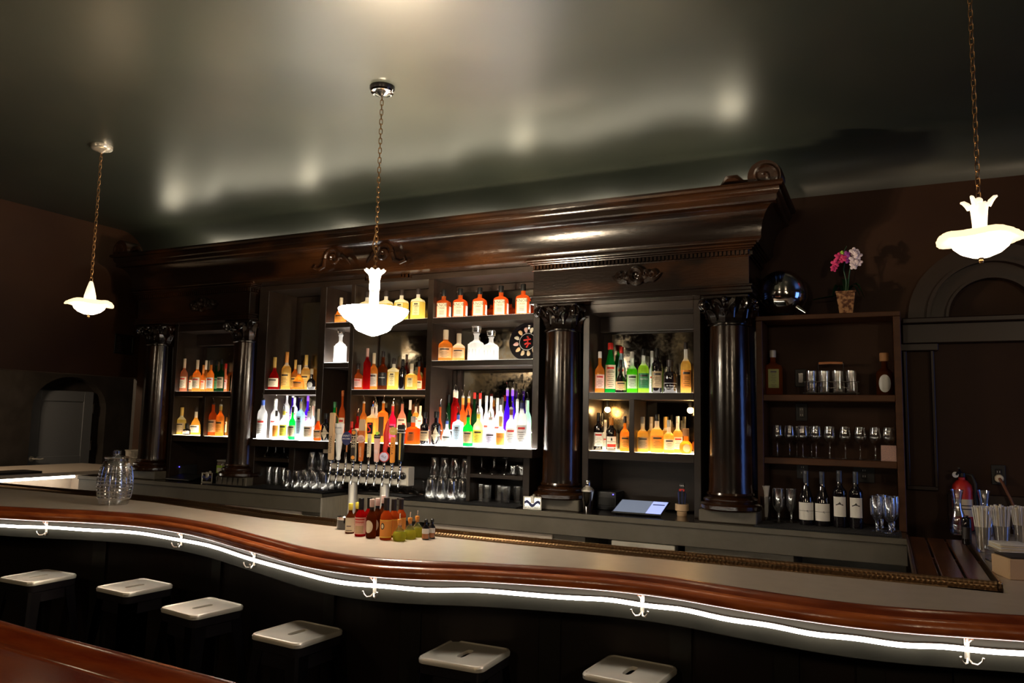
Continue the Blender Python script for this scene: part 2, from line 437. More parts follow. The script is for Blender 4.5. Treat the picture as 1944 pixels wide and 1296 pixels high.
for a, b, c, d in [(ya + .02, ya + .15, .02, 1.92), (yb - .25, yb - .125, .02, 1.92), (ya + .15, yb - .25, 1.80, 1.92), (ya + .15, yb - .25, 1.02, 1.14), (ya + .15, yb - .25, .02, .24)]:
    box(bm, XL - 0.09, XL - 0.077, a, b, c, d, 0.004)
finish('door_rails', bm, 'door_paint', door)
bm = bmesh.new()
bmesh.ops.create_cone(bm, cap_ends=True, segments=20, radius1=0.032, radius2=0.030, depth=0.014, matrix=Matrix.Translation((XL - 0.07, ya + .085, 1.12)) @ Matrix.Rotation(PI / 2, 4, 'Y'))
tube(bm, [(XL - .07, ya + .085, 1.12), (XL - .03, ya + .085, 1.12), (XL - .025, ya + .11, 1.12), (XL - .027, ya + .16, 1.112), (XL - .03, ya + .20, 1.118)], 0.009, 8)
finish('door_handle', bm, 'tap_steel', door, True)
for z in (1.72, 1.26):
    bm = bmesh.new(); box(bm, XL - .078, XL - .068, yb - .125, yb - .105, z - .06, z + .06, .003); finish('door_hinge', bm, 'chrome', door)
# right wall with a daylight window
bm = bmesh.new()
wy0, wy1, wz0, wz1 = 3.35, 5.0, 0.75, 2.75
box(bm, 4.5, 4.7, -3.2, wy0, 0, CZ); box(bm, 4.5, 4.7, wy1, YB, 0, CZ); box(bm, 4.5, 4.7, wy0, wy1, 0, wz0); box(bm, 4.5, 4.7, wy0, wy1, wz1, CZ)
struct(finish('wall_right', bm, 'wall_paint'))
bm = bmesh.new()
for a, b, c, d in [(wy0, wy0 + .05, wz0, wz1), (wy1 - .05, wy1, wz0, wz1), (4.15, 4.20, wz0, wz1), (wy0, wy1, wz0, wz0 + .05), (wy0, wy1, wz1 - .05, wz1)]:
    box(bm, 4.54, 4.60, a, b, c, d, .004)
struct(finish('window_1', bm, 'stile_paint'))
# crown line on the back wall right of the bar, its frieze board, pilasters and arch
bm = bmesh.new()
box(bm, 0.115, 4.5, 5.33, YB, 2.21, 2.33, .004); box(bm, 0.115, 4.5, 5.29, YB, 2.33, 2.365, .006); box(bm, 0.10, 0.31, 5.35, YB, 2.165, 2.21, .004)
struct(finish('trim_1', bm, 'trim_paint'))
bm = bmesh.new()
for x0, x1 in [(0.115, 0.135), (0.265, 0.285)]: box(bm, x0, x1, 5.355, YB, 1.33, 2.165, .004)
box(bm, 0.115, 0.285, 5.36, YB, 1.31, 1.335, .003)
box(bm, 0.33, 2.6, 5.365, YB, 1.12, 1.30, .004)
struct(finish('trim_2', bm, 'trim_paint'))
bm = bmesh.new()
ax, az, R0 = 0.60, 2.365, 0.45
for r0, r1, dy in [(R0 - .100, R0, .055), (R0 - .120, R0 - .100, .10), (R0 - .205, R0 - .120, .05), (R0 - .220, R0 - .205, .085)]:
    rings = []
    for k in range(33):
        a = PI * k / 32
        rings.append([bm.verts.new((ax - r * math.cos(a), y, az + r * math.sin(a))) for r, y in ((r0, YB), (r0, YB - dy), (r1, YB - dy), (r1, YB))])
    for k in range(32):
        for q in range(3): bm.faces.new((rings[k][q], rings[k + 1][q], rings[k + 1][q + 1], rings[k][q + 1]))
    bm.faces.new(rings[0]); bm.faces.new(rings[-1])
struct(finish('trim_3', bm, 'trim_paint', smooth=True))
# vent grille on the bulkhead
t = thing('wall_vent', 'small pierced metal vent grille on left wall beside first column', 'vent', (-6.95, 5.22, 2.37), PI / 2)
bm = bmesh.new()
for a, b, c, d in [(-.11, .11, .08, .10), (-.11, .11, -.10, -.08), (-.11, -.09, -.08, .08), (.09, .11, -.08, .08)]: box(bm, a, b, -.012, -.001, c, d, .002)
finish('frame', bm, 'stile_paint', t)
bm = bmesh.new()
for i in range(9): box(bm, -.088 + i * .0205, -.082 + i * .0205, -.008, -.002, -.08, .08)
for i in range(8): box(bm, -.09, .09, -.008, -.002, -.075 + i * .0205, -.070 + i * .0205)
finish('grille', bm, 'black_metal', t)

# ================================================================ BACK BAR
bb = thing('back_bar', 'tall dark carved wooden back bar with columns, mirrors and lit bottle shelves', 'back bar', (-3.52, YB, 0))
_inv = Matrix.Translation((3.52, -YB, 0))
def bpart(name, bm, mats, parent=bb, smooth=False):
    if parent is bb: bmesh.ops.transform(bm, matrix=_inv, verts=bm.verts)
    return finish(name, bm, mats, parent, smooth)
# cornice
Yf = 4.88; XA, XB = -6.29, -0.72
crown = [(0.0, 2.80), (0.045, 2.81), (0.05, 2.822), (0.062, 2.832), (0.066, 2.848)]
crown += [(0.064 + 0.100 * (1 - math.cos(PI / 2 * k / 14)), 2.850 + 0.185 * math.sin(PI / 2 * k / 14)) for k in range(15)]
crown += [(0.172, 3.045), (0.172, 3.075), (0.182, 3.082), (0.190, 3.10), (0.188, 3.118), (0.205, 3.122), (0.215, 3.135), (0.212, 3.15), (0.18, 3.155)]
bm = bmesh.new()
sweep(bm, [(XA, YB - .002), (XA, Yf), (XB, Yf), (XB, YB - .002)], crown)
# top deck and soffit
for z, d in ((3.153, .18), (2.80, 0.0)):
    quad(bm, (XA - d, Yf - d, z), (XB + d, Yf - d, z), (XB + d, YB - .002, z), (XA - d, YB - .002, z))
crown_o = bpart('cornice', bm, 'espresso_wood', smooth=True)
def block(x0, x1):
    bm = bmesh.new()
    y0, y1 = 4.86, 5.38
    box(bm, x0, x1, y0, y1, 2.55, 2.80, .003)
    def ring(d, z0, z1, bev=.004): box(bm, x0 - d, x1 + d, y0 - d, y1, z0, z1, bev, seg=2)
    ring(.020, 2.50, 2.522); ring(.012, 2.522, 2.545); ring(.020, 2.545, 2.56, .005)
    ring(.010, 2.735, 2.745); ring(.022, 2.775, 2.785); ring(.036, 2.785, 2.797, .005); ring(.05, 2.797, 2.812, .006)
    n = int((x1 - x0) / 0.026)
    for i in range(n):
        x = x0 + (i + .5) * (x1 - x0) / n
        box(bm, x - .008, x + .008, y0 - .020, y0, 2.747, 2.773)
    m = int((y1 - y0) / 0.026)
    for i in range(m):
        y = y0 + (i + .5) * (y1 - y0) / m
        box(bm, x1, x1 + .020, y - .008, y + .008, 2.747, 2.773)
    return bpart('entablature', bm, 'espresso_wood')
blk1, blk2 = block(-6.31, -4.90), block(-2.215, -0.735)
# carved ornaments
def carved(cx, cz, y, s, parent, name='carving'):
    bm = bmesh.new()
    for sg in (-1, 1):
        def q(pts): return [(cx + sg * s * p[0], y - .010, cz + s * p[2]) for p in pts]
        tube(bm, q(spiral(1.25, -.05, .34, 1.2, 0, PI * .5, -1, 22)), .020, 6)
        tube(bm, q(spiral(.75, .1, .30, 1.1, 0, PI, 1, 22)), .022, 6)
        tube(bm, q([(0.5, 0, -.35), (.7, 0, -.42), (1.0, 0, -.3), (1.35, 0, -.38), (1.7, 0, -.15), (1.95, 0, .1)]), .016, 6, radii=[.01, .02, .022, .018, .013, .006])
    tube(bm, [(cx + s * .5 * math.cos(a), y - .012, cz + s * .55 * math.sin(a)) for a in [2 * PI * k / 24 for k in range(24)]], .022, 6, closed=True)
    for k in range(5):
        a = PI / 2 + 2 * PI * k / 5
        bmesh.ops.create_icosphere(bm, subdivisions=2, radius=s * .17, matrix=Matrix.Translation((cx + s * .2 * math.cos(a), y - .006, cz + s * .2 * math.sin(a))) @ Matrix.Diagonal((1, .5, 1, 1)))
    return bpart(name, bm, 'espresso_wood', smooth=True)
carved(-1.46, 2.655, 4.86, .085, bb); carved(-5.45, 2.655, 4.86, .085, bb)
for cx, sg in ((-3.92, 1), (-3.44, -1)):      # pair of large scrolls in the middle of the cornice
    bm = bmesh.new(); y = 4.745
    tube(bm, spiral(cx, 2.945, .085, 1.5, y, PI if sg > 0 else 0, -sg, 40, ydrop=-.01), .015, 7)
    tube(bm, [(cx - sg * .085, y, 2.94), (cx - sg * .10, y + .01, 2.88), (cx - sg * .15, y + .015, 2.86), (cx - sg * .20, y + .015, 2.875), (cx - sg * .185, y + .015, 2.90)], .012, 7, radii=[.012, .016, .014, .014, .006])
    tube(bm, [(cx + sg * .03, y, 2.93), (cx + sg * .09, y + .005, 2.95), (cx + sg * .13, y + .01, 2.915), (cx + sg * .16, y + .015, 2.88)], .014, 7, radii=[.008, .018, .016, .006])
    bpart('carving', bm, 'espresso_wood', smooth=True)
for cx, sg in ((-0.62, 1), (-6.43, -1)):      # end scrolls standing on the cornice
    bm = bmesh.new()
    for dy in (0, .05, .10):
        tube(bm, spiral(cx, 3.195, .100, 1.6, 4.74 + dy, -PI / 2, sg, 44, rmin=.08), .030, 8)
    bmesh.ops.create_cone(bm, cap_ends=True, segments=28, radius1=.098, radius2=.098, depth=.15, matrix=Matrix.Translation((cx, 4.79, 3.195)) @ Matrix.Rotation(PI / 2, 4, 'X'))
    tube(bm, [(cx - sg * .05, 4.74, 3.165), (cx - sg * .13, 4.74, 3.17), (cx - sg * .17, 4.74, 3.20), (cx - sg * .22, 4.74, 3.20), (cx - sg * .26, 4.74, 3.165)], .02, 8, radii=[.02, .022, .03, .03, .01])
    bpart('end_scroll', bm, 'espresso_wood', smooth=True)
# rope light lying on the cornice
bm = bmesh.new(); random.seed(3)
pts = [(-6.30 + i * .19, 5.0 + .07 * math.sin(i * .9) + .04 * math.sin(i * 2.3), 3.172 + (.02 if i % 7 == 3 else 0)) for i in range(30)]
tube(bm, pts, .010, 6)
for cx_, cy_ in ((-0.86, 5.02), (-2.4, 4.98), (-4.5, 5.05), (-6.2, 5.05)):
    tube(bm, [(cx_ + .07 * math.cos(a), cy_ + .06 * math.sin(a), 3.175 + .004 * a) for a in [k * .35 for k in range(20)]], .010, 6)
rl = finish('rope_light', bm, 'rope_glow', None, True)
tag(rl, 'warm rope light lying along the top of the dark cornice', 'rope light')

# columns
def capital(bm):
    fl = lambda a, r, z: (r * (1 + .05 * math.cos(8 * a) * min(1, max(0, (z - .0) / .12))), z)
    lathe(bm, [(.128, 0), (.138, .006), (.138, .016), (.126, .022), (.120, .05), (.122, .09), (.132, .13), (.15, .16), (.155, .165)], 32, fn=fl)
    for row, (n, z0, h, off) in enumerate(((8, .022, .085, 0), (8, .05, .12, PI / 8))):
        for i in range(n):
            a = 2 * PI * i / n + off
            cs, sn = math.cos(a), math.sin(a)
            def pt(r, s, z): return (r * cs - s * sn, r * sn + s * cs, z)
            cols = []
            for (t, w, r) in ((0, .036, .124), (.3, .042, .130), (.6, .040, .140), (.85, .030, .158), (1.0, .016, .172), (.93, .008, .180)):
                z = z0 + h * t
                cols.append([bm.verts.new(pt(r - .008, -w, z)), bm.verts.new(pt(r + .008, 0, z)), bm.verts.new(pt(r - .008, w, z))])
            for k in range(len(cols) - 1):
                for q in range(2): bm.faces.new((cols[k][q], cols[k][q + 1], cols[k + 1][q + 1], cols[k + 1][q]))
    # corner volutes
    for i in range(4):
        a = PI / 4 + i * PI / 2
        cs, sn = math.cos(a), math.sin(a)
        base = [(.10, .03), (.125, .09), (.150, .135), (.185, .165)]
        sp = [(.180 + .036 * math.cos(t) * (1 - t2 * .85), .135 + .034 * math.sin(t) * (1 - t2 * .85)) for t, t2 in [(PI / 2 - 3.4 * PI * k / 26, k / 26) for k in range(27)]]
        for s in (-.012, .012):
            tube(bm, [(r * cs - s * sn, r * sn + s * cs, z) for r, z in base + sp], .0115, 7)
        bmesh.ops.create_icosphere(bm, subdivisions=2, radius=.015, matrix=Matrix.Translation((.180 * cs, .180 * sn, .135)))
        b = a + PI / 4       # small rosette in the middle of each side
        bmesh.ops.create_icosphere(bm, subdivisions=2, radius=.022, matrix=Matrix.Translation((.152 * math.cos(b), .152 * math.sin(b), .162)))
        for sg in (-1, 1):
            tube(bm, [((.142 + .004 * k) * math.cos(b) - sg * x * math.sin(b), (.142 + .004 * k) * math.sin(b) + sg * x * math.cos(b), z) for k, (x, z) in enumerate([(.01, .06), (.02, .10), (.04, .13), (.06, .14), (.066, .125), (.055, .115)])], .007, 6)
    box(bm, -.150, .150, -.150, .150, .168, .195, .008)
for cx in (-6.13, -5.02, -2.035, -0.885):
    col = bpy.data.objects.new('column', None); link(col, bb); col.location = (cx + 3.52, 4.995 - YB, 0)
    bm = bmesh.new()
    lathe(bm, [(.136, 1.26), (.132, 1.30), (.131, 1.6), (.128, 1.9), (.123, 2.2), (.122, 2.305)], 48)
    finish('shaft', bm, 'column_wood', col, True)
    bm = bmesh.new(); capital(bm); bmesh.ops.translate(bm, verts=bm.verts, vec=(0, 0, 2.305)); finish('capital', bm, 'espresso_wood', col, True)
    bm = bmesh.new()
    lathe(bm, [(.182, 1.155), (.190, 1.165), (.190, 1.185), (.176, 1.198), (.160, 1.203), (.166, 1.212), (.166, 1.222), (.150, 1.234), (.138, 1.24), (.148, 1.25), (.144, 1.262)], 40)
    finish('base', bm, 'espresso_wood', col, True)
    bm = bmesh.new(); box(bm, -.175, .175, -.118, .36, 1.08, 1.156, .006); finish('plinth', bm, 'grey_paint', col)
    bm = bmesh.new(); box(bm, -.16, .16, .17, .38, 1.156, 2.5, .004); finish('pilaster', bm, 'espresso_wood', col)

# shelving
FY = 4.95; MY = 5.30
def board(x0, x1, z0, z1, y0=FY, y1=MY, name='shelf', mat='shelf_wood', bev=.002):
    bm = bmesh.new(); box(bm, x0, x1, y0, y1, z0, z1, bev); return bpart(name, bm, mat)
def post(x0, x1, z0, z1, y0=FY, y1=MY): return board(x0, x1, z0, z1, y0, y1, 'upright')
def panel(x0, x1, z, mat, y0=FY + .004, y1=MY - .004, h=.004):
    bm = bmesh.new(); box(bm, x0 + .004, x1 - .004, y0, y1, z, z + h); return bpart('light_panel', bm, mat)
ZB = 1.482
XP = [(-4.877, -4.77), (-4.205, -4.139), (-3.885, -3.846), (-3.147, -3.10), (-2.25, -2.20)]
board(-4.775, -2.19, 1.425, ZB + .0034, 4.835, MY, name='bottom_shelf'); board(-4.89, -4.775, 1.425, ZB + .0034, 4.93, MY, name='bottom_shelf')
board(-4.877, -2.20, 2.755, 2.799, name='header')
for i, (a, b) in enumerate(XP): post(a, b, ZB, 2.755)
board(XP[0][1], XP[1][0], 1.858, 1.9014); board(XP[1][1], XP[2][0], 2.078, 2.1214); board(XP[1][1], XP[2][0], 2.408, 2.4514)
board(XP[2][1], XP[3][0], 1.858, 1.9014); board(XP[2][1], XP[3][0], 2.408, 2.4514)
board(XP[3][1], XP[4][0], 2.078, 2.1214); board(XP[3][1], XP[4][0], 2.408, 2.4514)
for a, b in ((XP[0][1], XP[1][0]), (XP[3][1], XP[4][0])): panel(a, b, ZB, 'shelf_light')
panel(XP[1][1], XP[2][0], ZB, 'shelf_light_dim'); panel(XP[2][1], XP[3][0], ZB, 'shelf_light_warm')
panel(XP[0][1], XP[1][0], 1.898, 'shelf_light_dim'); panel(XP[1][1], XP[2][0], 2.118, 'shelf_light'); panel(XP[1][1], XP[2][0], 2.448, 'shelf_light_dim')
panel(XP[2][1], XP[3][0], 1.898, 'shelf_light_dim'); panel(XP[2][1], XP[3][0], 2.448, 'shelf_light_dim')
panel(XP[3][1], XP[4][0], 2.118, 'shelf_light_dim'); panel(XP[3][1], XP[4][0], 2.448, 'shelf_light_dim')
for a, b, m in ((-4.770, -4.17, 'shelf_light'), (-4.165, -3.87, 'shelf_light_dim'), (-3.86, -3.13, 'shelf_light_warm'), (-3.12, -2.205, 'shelf_light')):
    panel(a, b, ZB, m, 4.85, 4.948)
# raised back steps for the rear bottles
for (a, b), m in (((XP[0][1], XP[1][0]), 'shelf_light'), ((XP[2][1], XP[3][0]), 'shelf_light_warm'), ((XP[3][1], XP[4][0]), 'shelf_light')):
    bm = bmesh.new(); box(bm, a + .004, b - .004, 5.168, MY - .006, ZB + .0045, 1.592, .001); bpart('raised_step', bm, 'shelf_wood')
    bm = bmesh.new(); box(bm, a + .006, b - .006, 5.172, MY - .008, 1.592, 1.596); bpart('light_panel', bm, m)
# back boards and mirrors
board(-4.87, -2.21, 1.09, 2.755, MY + .012, MY + .03, 'back_board')
for x0, x1, z0, z1 in [(XP[0][1] + .06, XP[1][0], 1.90, 2.70), (XP[0][1], XP[1][0], 1.60, 1.855), (XP[1][1], XP[2][0], 2.12, 2.405), (XP[1][1], XP[2][0], 2.455, 2.70),
                       (XP[2][1], XP[3][0], 1.60, 1.855), (XP[2][1], XP[3][0], 1.905, 2.405), (XP[2][1], XP[3][0], 2.455, 2.68),
                       (XP[3][1] + .08, XP[4][0], 1.60, 2.07), (XP[3][1] + .05, XP[4][0], 2.125, 2.40), (XP[3][1] + .05, XP[4][0], 2.455, 2.70)]:
    bm = bmesh.new(); box(bm, x0 + .01, x1 - .01, MY, MY + .01, z0, z1, .003); bpart('mirror', bm, 'antique_mirror')
for a_, b_, c_, d_ in ((XP[1][1] + .002, -4.018, MY - .006, 1.60), (-4.008, XP[2][0] - .002, MY - .006, 1.60), (XP[3][1] + .002, XP[3][1] + .035, MY - .02, 1.60), (XP[3][1] + .045, XP[3][1] + .075, MY - .03, 1.60)):
    bm = bmesh.new(); box(bm, a_, b_, c_, MY + .011, d_, 2.07, .003); bpart('groove_board', bm, 'shelf_wood')      # grooved boards
# niches
for x0, x1, xd in ((-5.915, -5.18, -5.533), (-1.84, -1.115, -1.533)):
    post(x0 - .045, x0, 1.08, 2.50, 5.0, 5.33); post(x1, x1 + .045, 1.08, 2.50, 5.0, 5.33)
    board(x0, x1, 1.838, 1.8854, 5.0, 5.30); board(x0, x1, 1.430, ZB + .0034, 5.0, 5.30); board(x0, x1, 2.44, 2.50, 5.0, 5.30, 'header')
    board(x0, x1, 2.33, 2.44, 5.22, 5.30, 'header')
    board(x0, x1, 1.09, 2.44, 5.302, 5.32, 'back_board')
    post(xd - .018, xd + .018, ZB, 1.838, 5.0, 5.30)
    panel(x0, x1, 1.882, 'shelf_light_dim', 5.012, 5.296)
    panel(x0, xd - .018, ZB, 'shelf_light_warm', 5.012, 5.296); panel(xd + .018, x1, ZB, 'shelf_light_warm', 5.012, 5.296)
    for a, b, c, d in [(x0 + .06, x1, 1.89, 2.32), (x0, xd - .02, 1.49, 1.835), (xd + .02, x1, 1.49, 1.835)]:
        bm = bmesh.new(); box(bm, a + .006, b - .006, 5.288, 5.30, c, d, .003); bpart('mirror', bm, 'antique_mirror')
# small warm globe bulbs under the shelves
for x, y, z, pw, wh in [(-1.775, 5.21, 1.772, 1.3, 'left bay of right niche'), (-1.185, 5.21, 1.775, 1.3, 'right bay of right niche'), (-3.235, 5.22, 1.815, .8, 'centre lit shelf')]:
    t = thing('globe_bulb', 'small glowing warm globe bulb under the shelf, ' + wh, 'light bulb', (x, y, z))
    bm = bmesh.new(); bmesh.ops.create_uvsphere(bm, u_segments=20, v_segments=12, radius=.021); finish('globe', bm, 'bulb_warm', t, True)
    bm = bmesh.new(); lathe(bm, [(.012, .016), (.013, .018), (.013, (1.838 if x > -2 else 1.858) - z)], 16); finish('socket', bm, 'black_metal', t, True)
    ld = bpy.data.lights.new('bulb_light', 'POINT'); ld.energy = pw; ld.color = (1, .62, .25); ld.shadow_soft_size = .025
    lo = bpy.data.objects.new('bulb_light', ld); lo.location = (0, -.05, -.02); link(lo, t)
# glass cubbies under the display
board(-4.90, -4.84, 1.09, 1.425, name='upright'); board(-4.46, -4.40, 1.09, 1.425, name='upright')
board(-4.84, -4.46, 1.295, 1.325); board(-2.767, -2.736, 1.09, 1.425, name='upright'); board(-2.31, -2.26, 1.09, 1.425, name='upright'); board(-2.736, -2.31, 1.262, 1.29)
# soffit coffer in the middle
bm = bmesh.new()
for a, b in ((0, .02), (.035, .05), (.065, .075)):
    for x0, x1, y0, y1 in ((-3.72 + a, -3.30 - a, 4.905 + a * .3, 4.912 + a * .3), (-3.72 + a, -3.71 + a, 4.905, 4.945), (-3.31 - a, -3.30 - a, 4.905, 4.945)):
        box(bm, x0, x1, y0, y1, 2.80 - (b - a) - .006, 2.80, 0)
bpart('coffer_moulding', bm, 'espresso_wood')

# ================================================================ BACK COUNTER
bc = thing('back_counter', 'long grey fronted service counter with black top under the back bar', 'counter', (-3.3, 5.1, 0))
_ic = Matrix.Translation((3.3, -5.1, 0))
def cpart(name, bm, mats, smooth=False, parent=bc):
    bmesh.ops.transform(bm, matrix=_ic, verts=bm.verts); return finish(name, bm, mats, parent, smooth)
NX0, NX1, NY = -3.97, -3.29, 5.20
bm = bmesh.new()
box(bm, -6.9, NX0, 4.80, 5.395, 1.052, 1.08, .003); box(bm, NX1, 0.10, 4.80, 5.395, 1.052, 1.08, .003); box(bm, NX0, NX1, NY, 5.395, 1.052, 1.08, .003)
cpart('countertop', bm, 'counter_black')
bm = bmesh.new()
for a, b in ((-6.9, NX0), (NX1, .095)):
    box(bm, a, b, 4.795, 4.815, 1.045, 1.079, .003); box(bm, a, b, 4.81, 4.835, .93, 1.046, .003)
cpart('fascia', bm, 'grey_paint')
bm = bmesh.new()
# lower carcass with dark openings
for a, b in ((-5.04, NX0), (-3.0, -1.80), (-1.14, -.50)): box(bm, a, b, 4.85, 5.35, .08, .93, .002)
box(bm, -6.9, .095, 5.33, 5.39, 0, 1.05)
cpart('carcass', bm, 'grey_paint')
bm = bmesh.new(); box(bm, -6.9, .09, 4.92, 5.32, .02, .30); cpart('kick_board', bm, 'stile_paint')
bm = bmesh.new()      # stainless drain recess
box(bm, NX0, NX0 + .004, 4.80, NY, .86, 1.05); box(bm, NX1 - .004, NX1, 4.80, NY, .86, 1.05); box(bm, NX0, NX1, NY - .004, NY, .86, 1.05); box(bm, NX0, NX1, 4.62, NY, .85, .862)
box(bm, NX0, NX1, 4.61, 4.625, .80, .885, .002); box(bm, NX0 - .003, NX0 + .012, 4.79, 4.80, .86, 1.05, .002)
cpart('drain_sink', bm, 'steel')
bm = bmesh.new(); box(bm, NX0 + .01, NX1 - .01, 4.64, NY - .01, .862, .868)
for i in range(14): box(bm, NX0 + .03 + i * .045, NX0 + .045 + i * .045, 4.65, NY - .02, .868, .873)
cpart('drain_grate', bm, 'stool_dark')
for a_, b_, c_ in ((-3.0, -2.03, .70), (-5.03, -4.2, .62)):
    bm = bmesh.new(); box(bm, a_, b_, 4.835, 4.85, c_, .925, .002); cpart('pale_panel', bm, 'bar_laminate')
# fridges under the counter
for x0, x1, lab in ((-1.62, -1.18, 'under counter fridge with ribbed steel front, right of pale panel'), (-5.66, -5.12, 'black framed under counter fridge near barrel jar')):
    t = thing('bar_fridge', lab, 'fridge', ((x0 + x1) / 2, 5.08, 0))
    w = (x1 - x0) / 2
    bm = bmesh.new(); box(bm, -w, w, -.24, .23, .31, .928, .004); finish('body', bm, 'stool_dark', t)
    bm = bmesh.new(); box(bm, -w + .012, w - .012, -.268, -.241, .40, .926, .004); finish('door', bm, 'steel', t)
    bm = bmesh.new(); box(bm, -w + .08, w - .08, -.292, -.269, .845, .862, .004); finish('handle', bm, 'chrome', t)

# ================================================================ FRONT BAR
bar = thing('front_bar', 'long wavy bar with pale top, orange brown wooden edge and dark panelled front', 'bar', (-2.2, 3.3, 0))
_if = Matrix.Translation((2.2, -3.3, 0))
def fpart(name, bm, mats, smooth=False, parent=bar):
    bmesh.ops.transform(bm, matrix=_if, verts=bm.verts); return finish(name, bm, mats, parent, smooth)
front = smooth_path([(-8.6, 3.15), (-7.6, 2.85), (-6.6, 2.66), (-5.7, 2.70), (-4.886, 2.909), (-4.526, 3.005), (-4.22, 3.10), (-3.80, 3.155), (-3.31, 3.085), (-2.754, 2.905), (-2.272, 2.745), (-1.973, 2.715),
                     (-1.748, 2.765), (-1.50, 2.865), (-1.12, 2.962), (-0.90, 2.99), (-0.703, 2.98), (-0.498, 2.935), (-0.312, 2.90), (-0.144, 2.885), (0.016, 2.897), (0.17, 2.933), (0.386, 2.99), (0.8, 3.06), (1.4, 3.02), (2.2, 2.95)], 5)
def back_y(x):
    pts = [(-8.7, 3.80), (-4.9, 3.85), (-4.5, 3.84), (-3.9, 3.74), (-3.3, 3.64), (-2.8, 3.605), (0.2, 3.60), (2.3, 3.60)]
    for (a, ya_), (b, yb_) in zip(pts, pts[1:]):
        if a <= x <= b:
            t = (x - a) / (b - a); return ya_ + (yb_ - ya_) * t
    return pts[-1][1]
RW = 0.17    # width of the drip rail along the far edge
bm = bmesh.new()
T, Bt = [], []
for (x, y) in front:
    yb_ = back_y(x) - RW
    T.append((bm.verts.new((x, y, 1.08)), bm.verts.new((x, yb_, 1.08)))); Bt.append((bm.verts.new((x, y, 1.045)), bm.verts.new((x, yb_, 1.045))))
for k in range(len(T) - 1):
    bm.faces.new((T[k][0], T[k + 1][0], T[k + 1][1], T[k][1])); bm.faces.new((Bt[k][0], Bt[k][1], Bt[k + 1][1], Bt[k + 1][0]))
    bm.faces.new((T[k][1], T[k + 1][1], Bt[k + 1][1], Bt[k][1])); bm.faces.new((T[k][0], Bt[k][0], Bt[k + 1][0], T[k + 1][0]))
bm.faces.new((T[0][0], T[0][1], Bt[0][1], Bt[0][0])); bm.faces.new((T[-1][0], Bt[-1][0], Bt[-1][1], T[-1][1]))
box(bm, 0.40, 2.2, 3.428, 5.385, 1.045, 1.08); box(bm, -8.5, -7.32, 3.63, 5.95, 1.045, 1.08)
fpart('bar_top', bm, 'bar_laminate')
# drip rail
xs = [-7.3 + i * .15 for i in range(51)]
bm = bmesh.new()
path = [(x, back_y(x) - RW) for x in xs if x < 0.38] + [(0.38, back_y(.38) - RW)]
sweep(bm, path, [(0, 1.085), (0, 1.07), (-.02, 1.062), (-RW + .02, 1.062), (-RW, 1.074), (-RW, 1.092), (-RW - .012, 1.092), (-RW - .014, 1.03), (0, 1.03)], True)
fpart('drip_rail', bm, 'bronze_mesh', True)
# slatted service shelf beside the return
bm = bmesh.new()
for i in range(3): box(bm, .105 + i * .092, .185 + i * .092, 3.625, 4.92, 1.066, 1.080, .003)
for y in (3.64, 4.25, 4.88): box(bm, .10, .385, y, y + .03, 1.045, 1.066)
fpart('slat_tray', bm, 'slat_wood')
bm = bmesh.new(); box(bm, .385, .40, 3.615, 4.95, 1.05, 1.088, .003); box(bm, .09, .104, 3.615, 4.95, 1.05, 1.086, .003); fpart('tray_edge', bm, 'bronze_mesh')
# wooden arm rail
rail = [(0, 1.05), (0, 1.082), (.006, 1.092), (.018, 1.098), (.034, 1.096), (.046, 1.084), (.052, 1.074), (.060, 1.073), (.066, 1.078)]
rail2 = [(.066, 1.078), (.082, 1.080), (.095, 1.074), (.103, 1.062), (.104, 1.048), (.096, 1.036), (.082, 1.030), (.05, 1.028), (0, 1.03)]
bm = bmesh.new(); sweep(bm, front, rail, False); fpart('rail_moulding', bm, 'mahogany', True)
bm = bmesh.new(); sweep(bm, front, rail2, False); fpart('rail_nosing', bm, 'mahogany_light', True)
# fascia under the rail and the panelled front
bm = bmesh.new(); sweep(bm, front, [(.035, 1.03), (.035, .925), (.0, .918), (-.22, .918)], False); fpart('apron', bm, 'apron_paint', True)
bm = bmesh.new(); sweep(bm, front, [(-.20, .92), (-.20, .0), (-.24, 0), (-.24, .92)], True); fpart('front_panel', bm, 'bar_panel')
for i in range(8, len(front) - 4, 10):
    bm = bmesh.new()
    p, q = Vector(front[i]), Vector(front[i + 1]); d = (q - p).normalized(); nrm = Vector((d.y, -d.x))
    c = p - nrm * .195
    bmesh.ops.create_cube(bm, size=1, matrix=Matrix.Translation((c.x, c.y, .46)) @ Matrix.Rotation(math.atan2(d.y, d.x), 4, 'Z') @ Matrix.Diagonal((.09, .02, .91, 1)))
    fpart('stile', bm, 'stile_paint')
bm = bmesh.new(); sweep(bm, front, [(-.17, .0), (-.17, .14), (-.18, .15), (-.20, .15)], False); fpart('plinth_board', bm, 'stile_paint')
bm = bmesh.new()
fr = [(p[0], p[1] + .04, .21) for p in front[8:-4]]
tube(bm, fr, .019, 10); tube(bm, [(a, b + .01, .135) for a, b, c in fr], .008, 6)
fpart('foot_rail', bm, 'stool_dark', True)
# working side of the bar
bm = bmesh.new()
sweep(bm, [(x, back_y(x) - .05) for x in xs if x < .2], [(0, 1.04), (0, .25), (.02, .25), (.02, 1.04)], True)
fpart('inner_panel', bm, 'grey_paint')
bm = bmesh.new(); box(bm, .40, 2.2, 3.60, 3.63, .0, 1.045); box(bm, .40, .43, 3.63, 5.38, 0, 1.045); fpart('return_panel', bm, 'grey_paint')
bm = bmesh.new(); box(bm, -8.48, -8.44, 3.9, 5.93, 0, 1.045); box(bm, -8.48, -7.36, 5.90, 5.94, 0, 1.045); fpart('return_panel', bm, 'bar_laminate')
